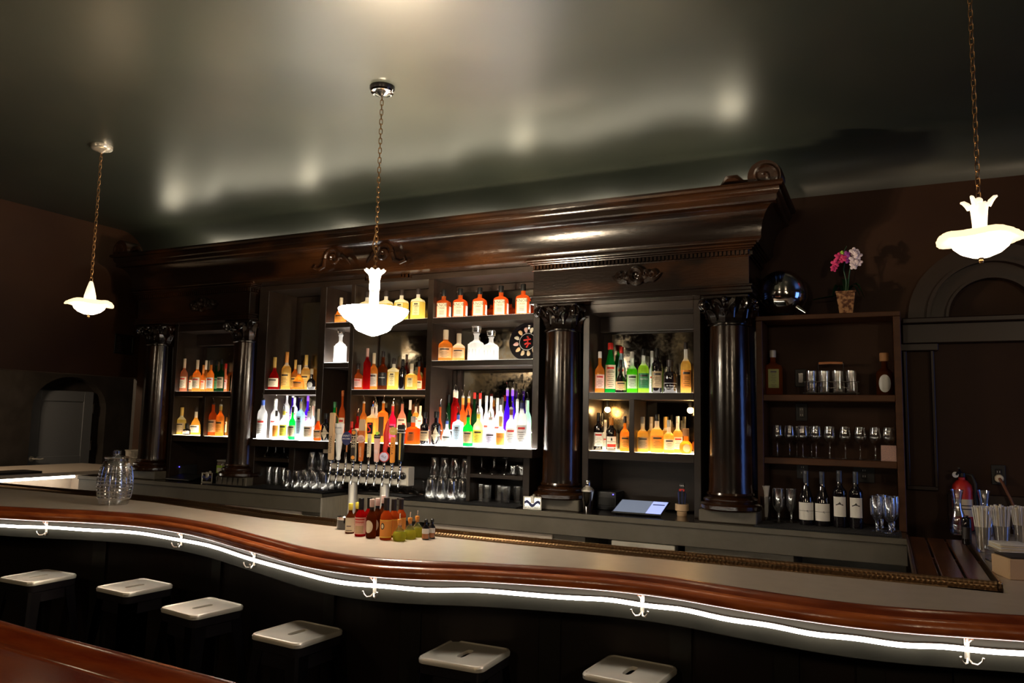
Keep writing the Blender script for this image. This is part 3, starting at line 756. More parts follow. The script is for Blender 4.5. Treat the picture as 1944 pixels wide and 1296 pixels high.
# light tubes hooked under the edge, broken at a joint
def nearest(x):
    return min(range(len(front)), key=lambda i: abs(front[i][0] - x))
def offs(i, d):
    p, q = Vector(front[max(i - 1, 0)]), Vector(front[min(i + 1, len(front) - 1)]); t = (q - p).normalized()
    return (front[i][0] + t.y * d, front[i][1] - t.x * d)
for a, b, lab in ((nearest(-4.93), nearest(-2.80), 'left glowing white light tube under the bar edge'), (nearest(-2.72), len(front) - 3, 'long right glowing white light tube under the bar edge')):
    bm = bmesh.new(); tube(bm, [(*offs(i, .056), .990 + .0025 * math.sin(i * .8)) for i in range(a, b + 1)], .0080, 8)
    o = finish('light_tube', bm, 'led_tube', None, True); tag(o, lab, 'light tube')
    bm = bmesh.new(); tube(bm, [(*offs(i, .040), .992 + .0025 * math.sin(i * .8)) for i in range(a, b + 1)], .006, 6); finish('channel', bm, 'apron_paint', o, True)
# pale lit strip under the inner edge and inside the left return
def lamp_area(name, loc, rot, sx, sy, e, col, parent=None):
    ld = bpy.data.lights.new(name, 'AREA'); ld.shape = 'RECTANGLE'; ld.size = sx; ld.size_y = sy; ld.energy = e; ld.color = col
    o = bpy.data.objects.new(name, ld); o.location = loc; o.rotation_euler = rot; return link(o, parent)
bm = bmesh.new(); tube(bm, [(-4.55, 3.80, 1.0), (-3.3, 3.625, 1.0), (-0.1, 3.585, 1.0)], .010, 8)
o = finish('work_light', bm, 'cooler_tube', None, True); tag(o, 'thin light strip under the bartender side of the bar', 'light strip')
ic = thing('ice_station', 'brightly lit white service station at far left end of the bar', 'service station', (-7.55, 4.7, 0))
bm = bmesh.new()
box(bm, -.18, .16, -.85, .62, 0, .80, .006)
box(bm, -.18, -.14, -.85, .62, .80, 1.035, .003); box(bm, .11, .15, .54, .62, .80, 1.035, .003); box(bm, -.18, .15, .58, .62, .80, 1.035, .003)
finish('cabinet', bm, 'bar_laminate', ic)
bm = bmesh.new(); tube(bm, [(.02, -.8, 1.015), (.02, .5, 1.015)], .014, 10); finish('light_tube', bm, 'cooler_tube', ic, True)
bm = bmesh.new(); box(bm, .0, .30, -.70, -.02, 1.095, 1.115, .02, seg=2)
tr = finish('serving_tray', bm, 'stool_dark'); tr.location = (-7.62, 4.75, -.012); tag(tr, 'dark oblong tray on the far left bar return', 'tray')
# double coat hooks
for i, x in enumerate((-4.55, -3.56, -2.76, -1.93, -0.85, 0.20)):
    k = nearest(x); ox, oy = offs(k, .036)
    p, q = Vector(front[k - 1]), Vector(front[k + 1]); ang = math.atan2(q.y - p.y, q.x - p.x)
    lab = ['far left', 'second', 'third', 'fourth', 'fifth', 'far right'][i]
    t = thing('coat_hook', f'small double metal coat hook under the bar edge, {lab} of six' if 0 < i < 5 else f'small double metal coat hook under the bar edge, {lab}', 'hook', (ox, oy, .99), ang, 'coat hooks under the bar edge')
    bm = bmesh.new(); box(bm, -.008, .008, -.006, 0, -.035, .03, .002); finish('back_plate', bm, 'steel', t)
    for sg in (-1, 1):
        bm = bmesh.new(); tube(bm, [(sg * .010, -.026, .034), (sg * .006, -.022, .03), (0, -.008, .015), (0, -.007, -.03), (sg * .008, -.022, -.042), (sg * .020, -.034, -.042), (sg * .030, -.040, -.030), (sg * .033, -.042, -.018)], .0035, 6)
        finish('prong', bm, 'steel', t, True)

# foreground mahogany rail
fg = thing('mahogany_counter', 'glossy red mahogany counter with rolled edge in the near left foreground', 'counter', (-1.8, 1.0, 0))
fp = smooth_path([(-3.6, 1.62), (-2.9, 1.49), (-2.28, 1.405), (-1.71, 1.372), (-1.32, 1.352), (-0.9, 1.33), (-.45, 1.29)], 6)[::-1]
_ig = Matrix.Translation((1.8, -1.0, 0))
def gpart(name, bm, m, smooth=True):
    bmesh.ops.transform(bm, matrix=_ig, verts=bm.verts); return finish(name, bm, m, fg, smooth)
# travelling right to left puts the rail's outer side towards the bar
pr = [(.0, 1.03), (.004, 1.055), (-.008, 1.078), (-.030, 1.090), (-.056, 1.088), (-.072, 1.074), (-.082, 1.066), (-.10, 1.062)]
bm = bmesh.new(); sweep(bm, fp, [(d, z) for d, z in pr]); gpart('rolled_edge', bm, 'red_mahogany')
bm = bmesh.new(); sweep(bm, fp, [(-.10, 1.062), (-.118, 1.066), (-.128, 1.074), (-.15, 1.078), (-.75, 1.078), (-.75, 1.04), (.0, 1.03)]); gpart('top', bm, 'red_mahogany')
bm = bmesh.new(); sweep(bm, fp, [(-.06, 1.03), (-.06, 0), (-.10, 0), (-.10, 1.03)], True); gpart('front_panel', bm, 'bar_panel', False)

# ================================================================ STOOLS
def make_stool():
    t = thing('bar_stool', '', 'stool', (0, 0, 0), 0, 'square metal stools along the bar')
    a = .148
    def rsq(s, r, z, n=5, ox=0, oy=0):
        out = []
        for cx_, cy_, a0 in ((s - r, s - r, 0), (-s + r, s - r, PI / 2), (-s + r, -s + r, PI), (s - r, -s + r, 3 * PI / 2)):
            for k in range(n + 1):
                b = a0 + PI / 2 * k / n; out.append((cx_ + r * math.cos(b) + ox, cy_ + r * math.sin(b) + oy, z))
            # points along the straight edge up to the next corner
            x0_, y0_ = out[-1][:2]; b1 = a0 + PI / 2
            x1_, y1_ = x0_ - 2 * (s - r) * math.sin(b1), y0_ + 2 * (s - r) * math.cos(b1)
            for k in range(1, 8): out.append((x0_ + (x1_ - x0_) * k / 8, y0_ + (y1_ - y0_) * k / 8, z))
        return out
    bm = bmesh.new()
    rings = [rsq(a, .035, .698), rsq(a + .001, .035, .712), rsq(a - .003, .033, .719), rsq(a - .010, .028, .721), rsq(a - .014, .026, .7165), rsq(a - .018, .024, .7165)]
    # slot
    sl = []
    n = len(rings[0])
    base = rings[-1]
    for (x, y, z) in base:
        ang = math.atan2(y, x); c_, s_ = math.cos(ang), math.sin(ang)
        k_ = (abs(c_ / .017) ** 4 + abs(s_ / .056) ** 4) ** -.25        # rounded slot
        sl.append((k_ * c_, k_ * s_, .7165))
    mid = [(x * .55 + sx * .45, y * .55 + sy * .45, .7155) for (x, y, z), (sx, sy, sz) in zip(base, sl)]
    rings += [mid, sl, [(x, y, .702) for x, y, z in sl]]
    V = [[bm.verts.new(p) for p in r] for r in rings]
    for k in range(len(V) - 1):
        for i in range(n):
            j = (i + 1) % n; bm.faces.new((V[k][i], V[k][j], V[k + 1][j], V[k + 1][i]))
    finish('seat', bm, 'stool_seat_lit', t, True)
    bm = bmesh.new()
    V = [[bm.verts.new(p) for p in r] for r in (rsq(a - .002, .034, .698), rsq(a - .004, .034, .66), rsq(a - .010, .03, .655), rsq(a - .010, .03, .60), rsq(a - .016, .03, .60), rsq(a - .016, .03, .695))]
    for k in range(len(V) - 1):
        for i in range(n):
            j = (i + 1) % n; bm.faces.new((V[k][i], V[k][j], V[k + 1][j], V[k + 1][i]))
    finish('seat_skirt', bm, 'stool_dark', t, True)
    for sx in (-1, 1):
        for sy in (-1, 1):
            bm = bmesh.new()      # pressed angle leg, splayed
            for (w, x0, y0, z) in ((.05, .125, .125, .66),):
                top = [(a - .008, a - .008 - .07), (a - .008, a - .020), (a - .02, a - .008), (a - .008 - .07, a - .008)]
                bot = [(.205, .205 - .034), (.205, .192), (.192, .205), (.205 - .034, .205)]
                A = [bm.verts.new((sx * p, sy * q, .66)) for p, q in top]; B = [bm.verts.new((sx * p, sy * q, .008)) for p, q in bot]
                for k in range(3): bm.faces.new((A[k], A[k + 1], B[k + 1], B[k]))
            bmesh.ops.solidify(bm, geom=bm.faces[:], thickness=.003)
            l_ = finish('leg', bm, 'stool_dark', t, True)
            bm = bmesh.new(); box(bm, sx * .170, sx * .208, sy * .170, sy * .208, 0, .012, .003); finish('foot_cap', bm, 'c_rubber', l_)
    bm = bmesh.new()
    r = .185
    tube(bm, [(r, r, .20), (-r, r, .20), (-r, -r, .20), (r, -r, .20)], .008, 8, closed=True)
    finish('foot_ring', bm, 'stool_dark', t, True)
    bm = bmesh.new()
    for z in (.62,):
        box(bm, -.13, .13, -.004, .004, z - .012, z + .012); box(bm, -.004, .004, -.13, .13, z - .012, z + .012)
    finish('cross_brace', bm, 'stool_dark', t)
    return t
st = make_stool()
SP = [(-4.485, 2.925, .02), (-3.80, 3.035, -.08), (-3.115, 2.89, -.14), (-2.395, 2.775, -.07), (-1.588, 2.872, .02), (-.922, 3.005, -.08)]
SP = [(x, y - .0, r) for x, y, r in SP]
SL = ['square metal stool at the far left, cut by the frame', 'square metal stool, second from left under the bar', 'square metal stool, third from left, above foreground rail',
      'square metal stool, third from right, in front of bottles', 'square metal stool, second from right of the row', 'square metal stool at the right end of the row']
for i, (x, y, r) in enumerate(SP):
    o = st if i == 0 else dup(st)
    o.location = (x, y, 0); o.rotation_euler = (0, 0, r); o['label'] = SL[i]

# ================================================================ PENDANT LAMPS
def chain(bm, z0, z1, L=.036, w=.0085, r=.0022):
    n = max(2, int(round((z1 - z0) / (L * .78)))); step = (z1 - z0) / n
    for i in range(n):
        z = z0 + step * (i + .5); rot = (i % 2) * PI / 2 + .5
        pts = []
        for k in range(12):
            a = 2 * PI * k / 12
            u = w * math.cos(a); v = (L / 2 - w) * (1 if math.sin(a) > 0 else -1) * (abs(math.sin(a)) > .01) + w * math.sin(a)
            pts.append((u * math.cos(rot), u * math.sin(rot), z + v))
        tube(bm, pts, r, 5, closed=True)
def pendant(x, y, zrim, kind, label, watts):
    k_ = 0.90 if kind == 'centre' else 0.80
    t = thing('pendant_lamp', label, 'pendant lamp', (x, y, zrim), 0, 'glass bowl pendant lamps')
    top = CZ - zrim
    bm = bmesh.new()
    lathe(bm, [(.070, top), (.070, top - .022), (.064, top - .030), (.045, top - .036), (.022, top - .046), (.008, top - .055), (.0, top - .056)], 28)
    finish('canopy', bm, 'steel' if kind != 'centre' else 'stool_dark', t, True)
    if kind == 'centre':
        bm = bmesh.new(); lathe(bm, [(.069, top - .023), (.063, top - .034), (.040, top - .038), (.02, top - .05), (0, top - .056)], 28); finish('canopy_ring', bm, 'chrome', t, True)
        h = .26
        fl = lambda a, r, z: (k_ * r * (1 + .025 * math.cos(28 * a)), z)
        bm = bmesh.new(); lathe(bm, [(.004, -.135), (.03, -.128), (.085, -.108), (.10, -.098), (.118, -.068), (.128, -.064), (.17, -.040), (.20, -.008), (.207, .012), (.203, .014), (.195, -.005), (.165, -.033), (.12, -.055), (.0, -.06)], 56, fn=fl)
        finish('glass_bowl', bm, 'bowl_centre', t, True)
        bm = bmesh.new(); lathe(bm, [(.024, .0), (.026, .02), (.026, .115), (.024, .118)], 28); finish('steel_sleeve', bm, 'steel', t, True)
        sc = lambda a, r, z: (r * (1 + (.06 * math.cos(10 * a) if z > .20 else .03 * math.cos(20 * a))), z + (.006 * math.cos(10 * a) if z > .215 else 0))
        bm = bmesh.new(); lathe(bm, [(.026, .118), (.028, .13), (.027, .17), (.032, .20), (.045, .218), (.056, .226), (.050, .228), (.040, .220), (.02, .20)], 40, fn=sc)
        finish('glass_stem', bm, 'stem_glow', t, True)
        cz0 = .225
    else:
        fl = lambda a, r, z: (k_ * r * (1 + .02 * math.cos(32 * a)), z)
        bm = bmesh.new(); lathe(bm, [(.004, -.082), (.04, -.078), (.085, -.062), (.115, -.040), (.130, -.012), (.133, .0), (.125, .0), (.08, -.02), (0, -.02)], 56, fn=fl)
        finish('glass_bowl', bm, 'bowl_side', t, True)
        br = lambda a, r, z: (k_ * r * (1 + .012 * math.cos(30 * a)), z + (.006 * math.sin(4 * a) if r > .15 else 0))
        bm = bmesh.new(); lathe(bm, [(.128, -.006), (.150, -.010), (.172, -.016), (.185, -.016), (.186, -.008), (.176, .004), (.155, .012), (.130, .014), (.124, .0)], 60, fn=br, cap0=False, cap1=False)
        finish('glass_brim', bm, 'brim_glow', t, True)
        bm = bmesh.new(); lathe(bm, [(.0, -.104), (.007, -.102), (.009, -.094), (.006, -.088), (.010, -.082), (.0, -.080)], 16); finish('finial', bm, 'old_brass', t, True)
        bm = bmesh.new()
        if kind == 'cone':
            lathe(bm, [(.048, .018), (.044, .05), (.030, .10), (.018, .135), (.014, .145), (.010, .150)], 32, fn=fl)
        else:
            lathe(bm, [(.030, .018), (.031, .05), (.036, .10), (.040, .125), (.034, .128), (.02, .10)], 32, fn=fl)
            for k in range(4):
                a = PI / 4 + PI / 2 * k + .3
                tube(bm, [((r) * math.cos(a), r * math.sin(a), z) for r, z in ((.034, .115), (.042, .132), (.056, .146), (.066, .148))], .008, 6, radii=[.010, .011, .008, .004])
            bmesh.ops.create_icosphere(bm, subdivisions=2, radius=.015, matrix=Matrix.Translation((0, 0, .142)))
        finish('glass_stem', bm, 'stem_glow', t, True)
        cz0 = .148
    bm = bmesh.new(); chain(bm, cz0, top - .05); finish('chain', bm, 'old_brass', t, True)
    if kind == 'centre':
        bm = bmesh.new(); tube(bm, [(0, 0, .45), (-.012, 0, .42), (-.022, .0, .38), (-.018, 0, .35), (0, 0, .31)], .003, 6); finish('loose_wire', bm, 'old_brass', t, True)
    for sg in (-1, 1):
        ld = bpy.data.lights.new('bulb_light', 'POINT'); ld.energy = watts / 2; ld.color = (1, .80, .55); ld.shadow_soft_size = .022
        lo = bpy.data.objects.new('bulb_light', ld); link(lo, t)
        lo.location = (sg * .10, sg * .03, -.012) if kind == 'centre' else (sg * .072, sg * .03, .006)
    return t
pendant(-4.865, 3.37, 2.42, 'cone', 'pendant lamp with cone stem and brimmed bowl, hanging at left', BULB_SIDE)
pendant(-2.49, 3.37, 2.255, 'centre', 'large pendant lamp with stepped glowing bowl, hanging in the centre', BULB_CENTRE)
pendant(0.350, 3.37, 2.42, 'crown', 'pendant lamp with petal crown stem hanging at right', BULB_SIDE)

# ================================================================ BOTTLES
PROF = {
 'S': [(0, .94), (.02, 1), (.56, 1), (.64, .93), (.70, .66), (.75, .40), (.80, .35), (1, .34)],
 'T': [(0, .94), (.02, 1), (.62, 1), (.70, .86), (.76, .50), (.82, .38), (1, .34)],
 'B': [(0, .94), (.02, 1), (.62, 1), (.68, .92), (.73, .58), (.77, .40), (1, .36)],
 'G': [(0, .94), (.02, 1), (.42, 1), (.54, .86), (.66, .56), (.78, .36), (1, .33)],
 'F': [(0, .90), (.02, 1), (.12, 1), (.40, .88), (.54, .68), (.62, .44), (.70, .30), (1, .27)],
 'R': [(0, .62), (.03, .76), (.18, .97), (.34, 1), (.50, .92), (.60, .66), (.68, .36), (1, .32)],
 'J': [(0, .92), (.03, 1), (.48, 1), (.64, .88), (.74, .52), (.80, .30), (1, .27)],
 'A': [(0, .92), (.03, 1), (.60, 1), (.69, .95), (.74, .72), (.77, .44), (1, .40)],
 'X': [(0, .97), (.02, 1), (.62, 1), (.66, .82), (.84, .52), (.88, .40), (1, .38)],
 'Q': [(0, .95), (.03, 1), (.66, 1), (.74, .88), (.79, .46), (.82, .30), (1, .28)],
 'K': [(0, .95), (.03, 1), (.60, 1), (.70, .92), (.76, .62), (.79, .34), (1, .30)],
 'M': [(0, .95), (.03, 1), (.60, 1), (.68, .90), (.73, .50), (.76, .34), (1, .32)],
 'D': [(0, .95), (.03, 1), (.60, 1), (.66, .90), (.72, .50), (.78, .32), (.92, .32), (1, .46)],
}
SQ = ('Q', 'K', 'M', 'D')
def section(ty, R, zsh):
    if ty not in SQ: return None
    dep = {'Q': .80, 'K': .72, 'M': .8, 'D': .9}[ty]
    def fn(a, r, z):
        t = 1.0 if z < zsh else 0.0
        if t == 0: return (r, z)
        c, s = abs(math.cos(a)), abs(math.sin(a)) / dep
        n = 7.0
        k = (c ** n + s ** n) ** (-1 / n)
        return (r * k, z)
    return fn
NECKWRAP = ('blue', 'navy', 'white', 'yellow', 'cream', 'orange', 'violet', 'paleblue', 'brown', 'red', 'gold', 'foil', 'amber', 'green', 'pink', 'redor')
LABTXT = {}
def patch(bm, R, z0, z1, a, fn, n=14, mi=0, a_c=-PI / 2):
    cols = []
    for i in range(n + 1):
        t = a_c - a + 2 * a * i / n
        r = R if fn is None else fn(t, R, z0)[0]
        cols.append((bm.verts.new((r * math.cos(t), r * math.sin(t), z0)), bm.verts.new((r * math.cos(t), r * math.sin(t), z1))))
    for i in range(n):
        f = bm.faces.new((cols[i][0], cols[i + 1][0], cols[i + 1][1], cols[i][1])); f.material_index = mi
def curved_shape(bm, pts, R, fn=None, cx=0, mi=0):
    """closed outline (x,z) wrapped round the bottle front"""
    mx = sum(p[0] for p in pts) / len(pts); mz = sum(p[1] for p in pts) / len(pts)
    def wrap(x, z):
        if fn is None: th = x / R; return (R * math.sin(th), -R * math.cos(th), z)
        return (x, -fn(-PI / 2, R, 0)[0], z)
    rings = [[bm.verts.new(wrap(mx + (x - mx) * k / 5, mz + (z - mz) * k / 5)) for x, z in pts] for k in range(5, 0, -1)]
    c = bm.verts.new(wrap(mx, mz)); n = len(pts)
    for k in range(4):
        for i in range(n):
            j = (i + 1) % n; bm.faces.new((rings[k][i], rings[k][j], rings[k + 1][j], rings[k + 1][i])).material_index = mi
    for i in range(n): bm.faces.new((c, rings[-1][i], rings[-1][(i + 1) % n])).material_index = mi

def bottle(x, y, z, h, w, ty, glass, lab, cap, pour, label, group=None, rz=None, cat='bottle', name='liquor_bottle'):
    t = thing(name, label, cat, (x, y, z + .0005), 0, group)
    ang = math.atan2(x, -y) if False else 0
    t.rotation_euler = (0, 0, (0.18 if ty in SQ else 0.38) * (1 if x < -.5 else 0) if rz is None else rz)
    R = w / 2
    pr = PROF[ty]
    hc = 0.0
    capl = {'D': .22 * h}.get(ty, .035 if not pour else .0)
    if lab in ('port', 'ribbon', 'winery') or ty in ('B', 'G'): capl = .012
    if ty == 'K' or cap == 'cork': capl = .040
    if cap == 'redcap': capl = .036
    hb = h - capl - (.055 if pour else 0)
    zsh = .70 * hb
    zs_ = [p for p in pr]
    fn = section(ty, R, (.62 if ty == 'D' else .76) * hb)
    prof = [(max(R * r, .0095 if zf > .7 else 0), zf * hb) for zf, r in zs_]
    # rounded shoulders: refine by interpolation
    fine = []
    for i in range(len(prof) - 1):
        (r0, z0), (r1, z1) = prof[i], prof[i + 1]
        m_ = 3 if (i >= 2 and i < len(prof) - 2) else 1
        for k in range(m_):
            u = k / m_; fine.append((r0 + (r1 - r0) * u, z0 + (z1 - z0) * u))
    fine.append(prof[-1])
    big = h > .0
    seg = 24
    body = 'drink_' + glass if ('drink_' + glass) in MATS else 'drink_clear'
    mats = [body, 'drink_clear']
    fill = {'halfamber': .40, 'bgreen': .66, 'gold': .70, 'yellow': .62 if ty != 'Q' else .5, 'lime': .7}.get(glass, 2.0)
    mi = [0 if fine[k][1] < fill * hb else 1 for k in range(len(fine))]
    bm = bmesh.new()
    lathe(bm, fine, seg, mi=mi, fn=fn)
    finish('glass_body', bm, mats, t, True)
    rn = prof[-1][0]
    cm = {'clear': 'c_clear', 'redcap': 'c_red', 'foil': 'c_foil', 'port': 'c_orange'}.get(cap, 'c_' + cap)
    # cap, foil and neck
    if ty == 'D':
        bm = bmesh.new()
        lathe(bm, [(rn * .5, hb - .006), (rn * .5, hb + .004), (rn * 1.15, hb + .010), (rn * 1.25, hb + capl - .006), (rn * 1.05, hb + capl)], 24, fn=lambda a, r, z: (r * (1 if z < hb + .008 else (abs(math.cos(a)) ** 8 + abs(math.sin(a)) ** 8) ** (-1 / 8)), z))
        finish('stopper', bm, 'decanter_glass', t, True)
        bm = bmesh.new()
        for i in range(14):
            a = 2 * PI * i / 14
            k = fn(a, R * 1.004, .01)[0]
            tube(bm, [(k * math.cos(a), k * math.sin(a), .015), (k * math.cos(a), k * math.sin(a), hb * .42)], .0022, 4)
        finish('cut_pattern', bm, 'decanter_glass', t)
    else:
        if pour:
            bm = bmesh.new(); lathe(bm, [(rn * 1.12, hb - .006), (rn * 1.15, hb + .006), (rn * .7, hb + .010), (.004, hb + .014)], 14)
            finish('pourer_collar', bm, 'c_black' if cap in ('black', 'dark', 'navy', 'blue') else 'c_clear', t, True)
            bm = bmesh.new(); s = 1 if random.random() > .5 else -1
            tube(bm, [(0, 0, hb + .012), (0, 0, hb + .030), (s * .003, -.002, hb + .045), (s * .008, -.005, hb + .055)], .0035, 7, radii=[.0045, .004, .0035, .003])
            finish('pour_spout', bm, 'chrome', t, True)
            if cap in NECKWRAP:
                bm = bmesh.new(); lathe(bm, [(rn * 1.10, hb * .84), (rn * 1.10, hb - .004)], 18, cap0=False, cap1=False); finish('neck_wrap', bm, cm, t, True)
        else:
            bm = bmesh.new()
            k = 1.25 if ty in ('K', 'A', 'Q') else 1.12
            if cap == 'redcap': k = 1.35
            if cap == 'cork': k = 1.6
            lathe(bm, [(rn * k, hb - .012), (rn * k, hb + capl - .003), (rn * k * .88, hb + capl)], 18)
            finish('cap', bm, cm, t, True)
            if ty in ('B', 'G') or cap in ('cream', 'gold', 'foil', 'amber', 'pink') and ty in ('S', 'F'):
                bm = bmesh.new(); z0 = hb * (.80 if ty != 'F' else .72)
                lathe(bm, [(rn * 1.09, z0), (rn * 1.09, hb - .010)], 18, cap0=False, cap1=False); finish('neck_foil', bm, cm, t, True)
            if ty == 'K':
                bm = bmesh.new(); box(bm, -rn * 2.0, -rn * .9, -.004, .004, hb + .012, hb + .020, .001); finish('pull_tab', bm, 'c_wax', t)
    if ty == 'J':
        bm = bmesh.new(); tube(bm, [(rn, 0, hb * .93), (rn + .02, 0, hb * .93), (rn + .026, 0, hb * .85), (R * .6, 0, hb * .72)], .005, 8); finish('handle', bm, body, t, True)
    # label
    Rl = R * 1.012 + .0006
    wide = .62 if ty in SQ else 1.15
    def lettr(s_, size, zc, mat='c_black', xx=0):
        Rb = Rl + .0006
        if fn is None: lettering(s_, size, mat, t, x=xx, z=zc, bend=Rb)
        else: lettering(s_, size, mat, t, xx, -fn(-PI / 2, Rl, .01)[0] - .0007, zc)
    if lab == 'none': return t
    bm = bmesh.new(); lm = 'c_' + lab
    mats = None
    if lab == 'port':
        patch(bm, Rl, .10 * hb, .46 * hb, 1.0, fn, mi=0); patch(bm, Rl + .0005, .12 * hb, .22 * hb, .9, fn, mi=1); mats = ['c_paper', 'c_red']
        curved_shape(bm, [(-.006, .33 * hb), (.006, .33 * hb), (.004, .40 * hb), (0, .435 * hb), (-.004, .40 * hb)], Rl + .0006, mi=2); mats.append('c_black')
        lettr('SANDEMAN', .0125, .29 * hb)
    elif lab == 'ribbon':
        patch(bm, Rl, .10 * hb, .43 * hb, 1.15, fn); patch(bm, Rl + .0005, .27 * hb, .276 * hb, 1.15, fn, mi=1); mats = ['c_paper', 'c_black']
        tube(bm, [(.004, -Rl - .0012, .272 * hb), (.010, -Rl - .001, .285 * hb), (.014, -Rl + .0003, .272 * hb), (.004, -Rl - .0012, .272 * hb), (.012, -Rl - .001, .258 * hb), (.015, -Rl, .25 * hb)], .0012, 5, mi=1)
    elif lab == 'winery':
        patch(bm, Rl, .20 * hb, .56 * hb, .95, fn); mats = ['c_paper', 'c_dark']
        curved_shape(bm, [(-.022, .40 * hb), (.022, .40 * hb), (.020, .425 * hb), (.010, .428 * hb), (.006, .45 * hb), (0, .47 * hb), (-.004, .45 * hb), (-.012, .43 * hb), (-.022, .42 * hb)], Rl + .0006, mi=1)
    elif lab == 'outline':
        mats = ['c_white']
        for a, b in ((.34, .348), (.165, .173)): patch(bm, Rl, a * hb, b * hb, 1.1, None)
        patch(bm, Rl, .165 * hb, .348 * hb, .012, None, a_c=-PI / 2 + 1.1); patch(bm, Rl, .165 * hb, .348 * hb, .012, None, a_c=-PI / 2 - 1.1)
        lettr('St. George', .014, .255 * hb, 'c_white')
    elif ty == 'A' and lab == 'cream':
        w2 = R * 1.05; mats = [lm]; zc = .34 * hb
        curved_shape(bm, [(0, zc + .30 * hb), (w2 * .35, zc + .13 * hb), (w2, zc), (w2 * .35, zc - .15 * hb), (0, zc - .30 * hb), (-w2 * .35, zc - .15 * hb), (-w2, zc), (-w2 * .35, zc + .13 * hb)], Rl)
        lettr("HENDRICK'S", R * .23, zc + .012, 'c_dark'); lettr('GIN', R * .22, zc - .012, 'c_dark')
    elif ty == 'K':
        mats = [lm, 'c_black', 'c_white']
        patch(bm, Rl, .06 * hb, .63 * hb, .80, fn)
        patch(bm, Rl, .10 * hb, .50 * hb, .42, fn, a_c=0.0, mi=2)
        for k in range(4): patch(bm, Rl + .0006, (.30 - .045 * k) * hb, (.312 - .045 * k) * hb, .45, fn, mi=1)
        lettr('KNOB', R * .62, .54 * hb); lettr('CREEK', R * .34, .42 * hb)
    else:
        mats = [lm if lm in MATS else 'c_cream', 'c_dark', 'c_red']
        z0, z1 = {'F': (.10, .40), 'R': (.14, .44), 'A': (.15, .50), 'Q': (.16, .64), 'M': (.14, .55), 'X': (.10, .62)}.get(ty, (.12, .50))
        if ty == 'R' or cap == 'cork' or lab == 'silver':
            zc = (z0 + z1) / 2 * hb; rr = R * (.62 if ty == 'R' else .75); mats[0] = lm
            curved_shape(bm, [(rr * math.cos(2 * PI * k / 20), zc + rr * (1 if ty == 'R' else 1.5) * math.sin(2 * PI * k / 20)) for k in range(20)], Rl)
        elif lab == 'orange' and glass == 'clear':
            patch(bm, Rl, .10 * hb, .56 * hb, 1.0, fn); lettr("TITO'S", R * .55, .40 * hb, 'c_brown')
        elif ty == 'S' and glass == 'amber' and pour == 1 and lab == 'white':
            patch(bm, Rl, .16 * hb, .46 * hb, 1.1, fn); lettr('FIREBALL', R * .34, .34 * hb, 'c_red')
        else:
            patch(bm, Rl, z0 * hb, z1 * hb, wide, fn)
            k = 0
            zz = z0 + .04
            while zz < z1 - .12:
                patch(bm, Rl + .0005, zz * hb, (zz + .008) * hb, wide * (.55 if k % 2 else .35), fn, mi=1); zz += .045; k += 1
            patch(bm, Rl + .0005, (z1 - .09) * hb, (z1 - .045) * hb, wide * .6, fn, mi=2 if lab in ('white', 'pink', 'cream') and k % 2 else 1)
            TX = {('white', 'T', 'frost'): ('GREY GOOSE', .30), ('beige', 'S', 'clear'): ('BEEFEATER 24', .24), ('tan', 'S', 'green'): ('TANQUERAY', .27), ('paleblue', 'Q', 'paleblue'): ('BOMBAY', .36),
                  ('palegreen', 'S', 'bgreen'): ('ABSINTHE', .3), ('green', 'S', 'lime'): ('CHARTREUSE', .26), ('cream', 'X', 'green'): ('LUXARDO', .36), ('black', 'S', 'brown'): ('YAMAZAKI', .3), ('lightyellow', 'Q', 'yellow'): ('TOKI', .42)}.get((lab, ty, glass))
            if TX: lettr(TX[0], R * TX[1], (z1 - .15) * hb, 'c_white' if lab in ('black', 'green') else 'c_dark')
    finish('label', bm, mats, t, True)
    return t
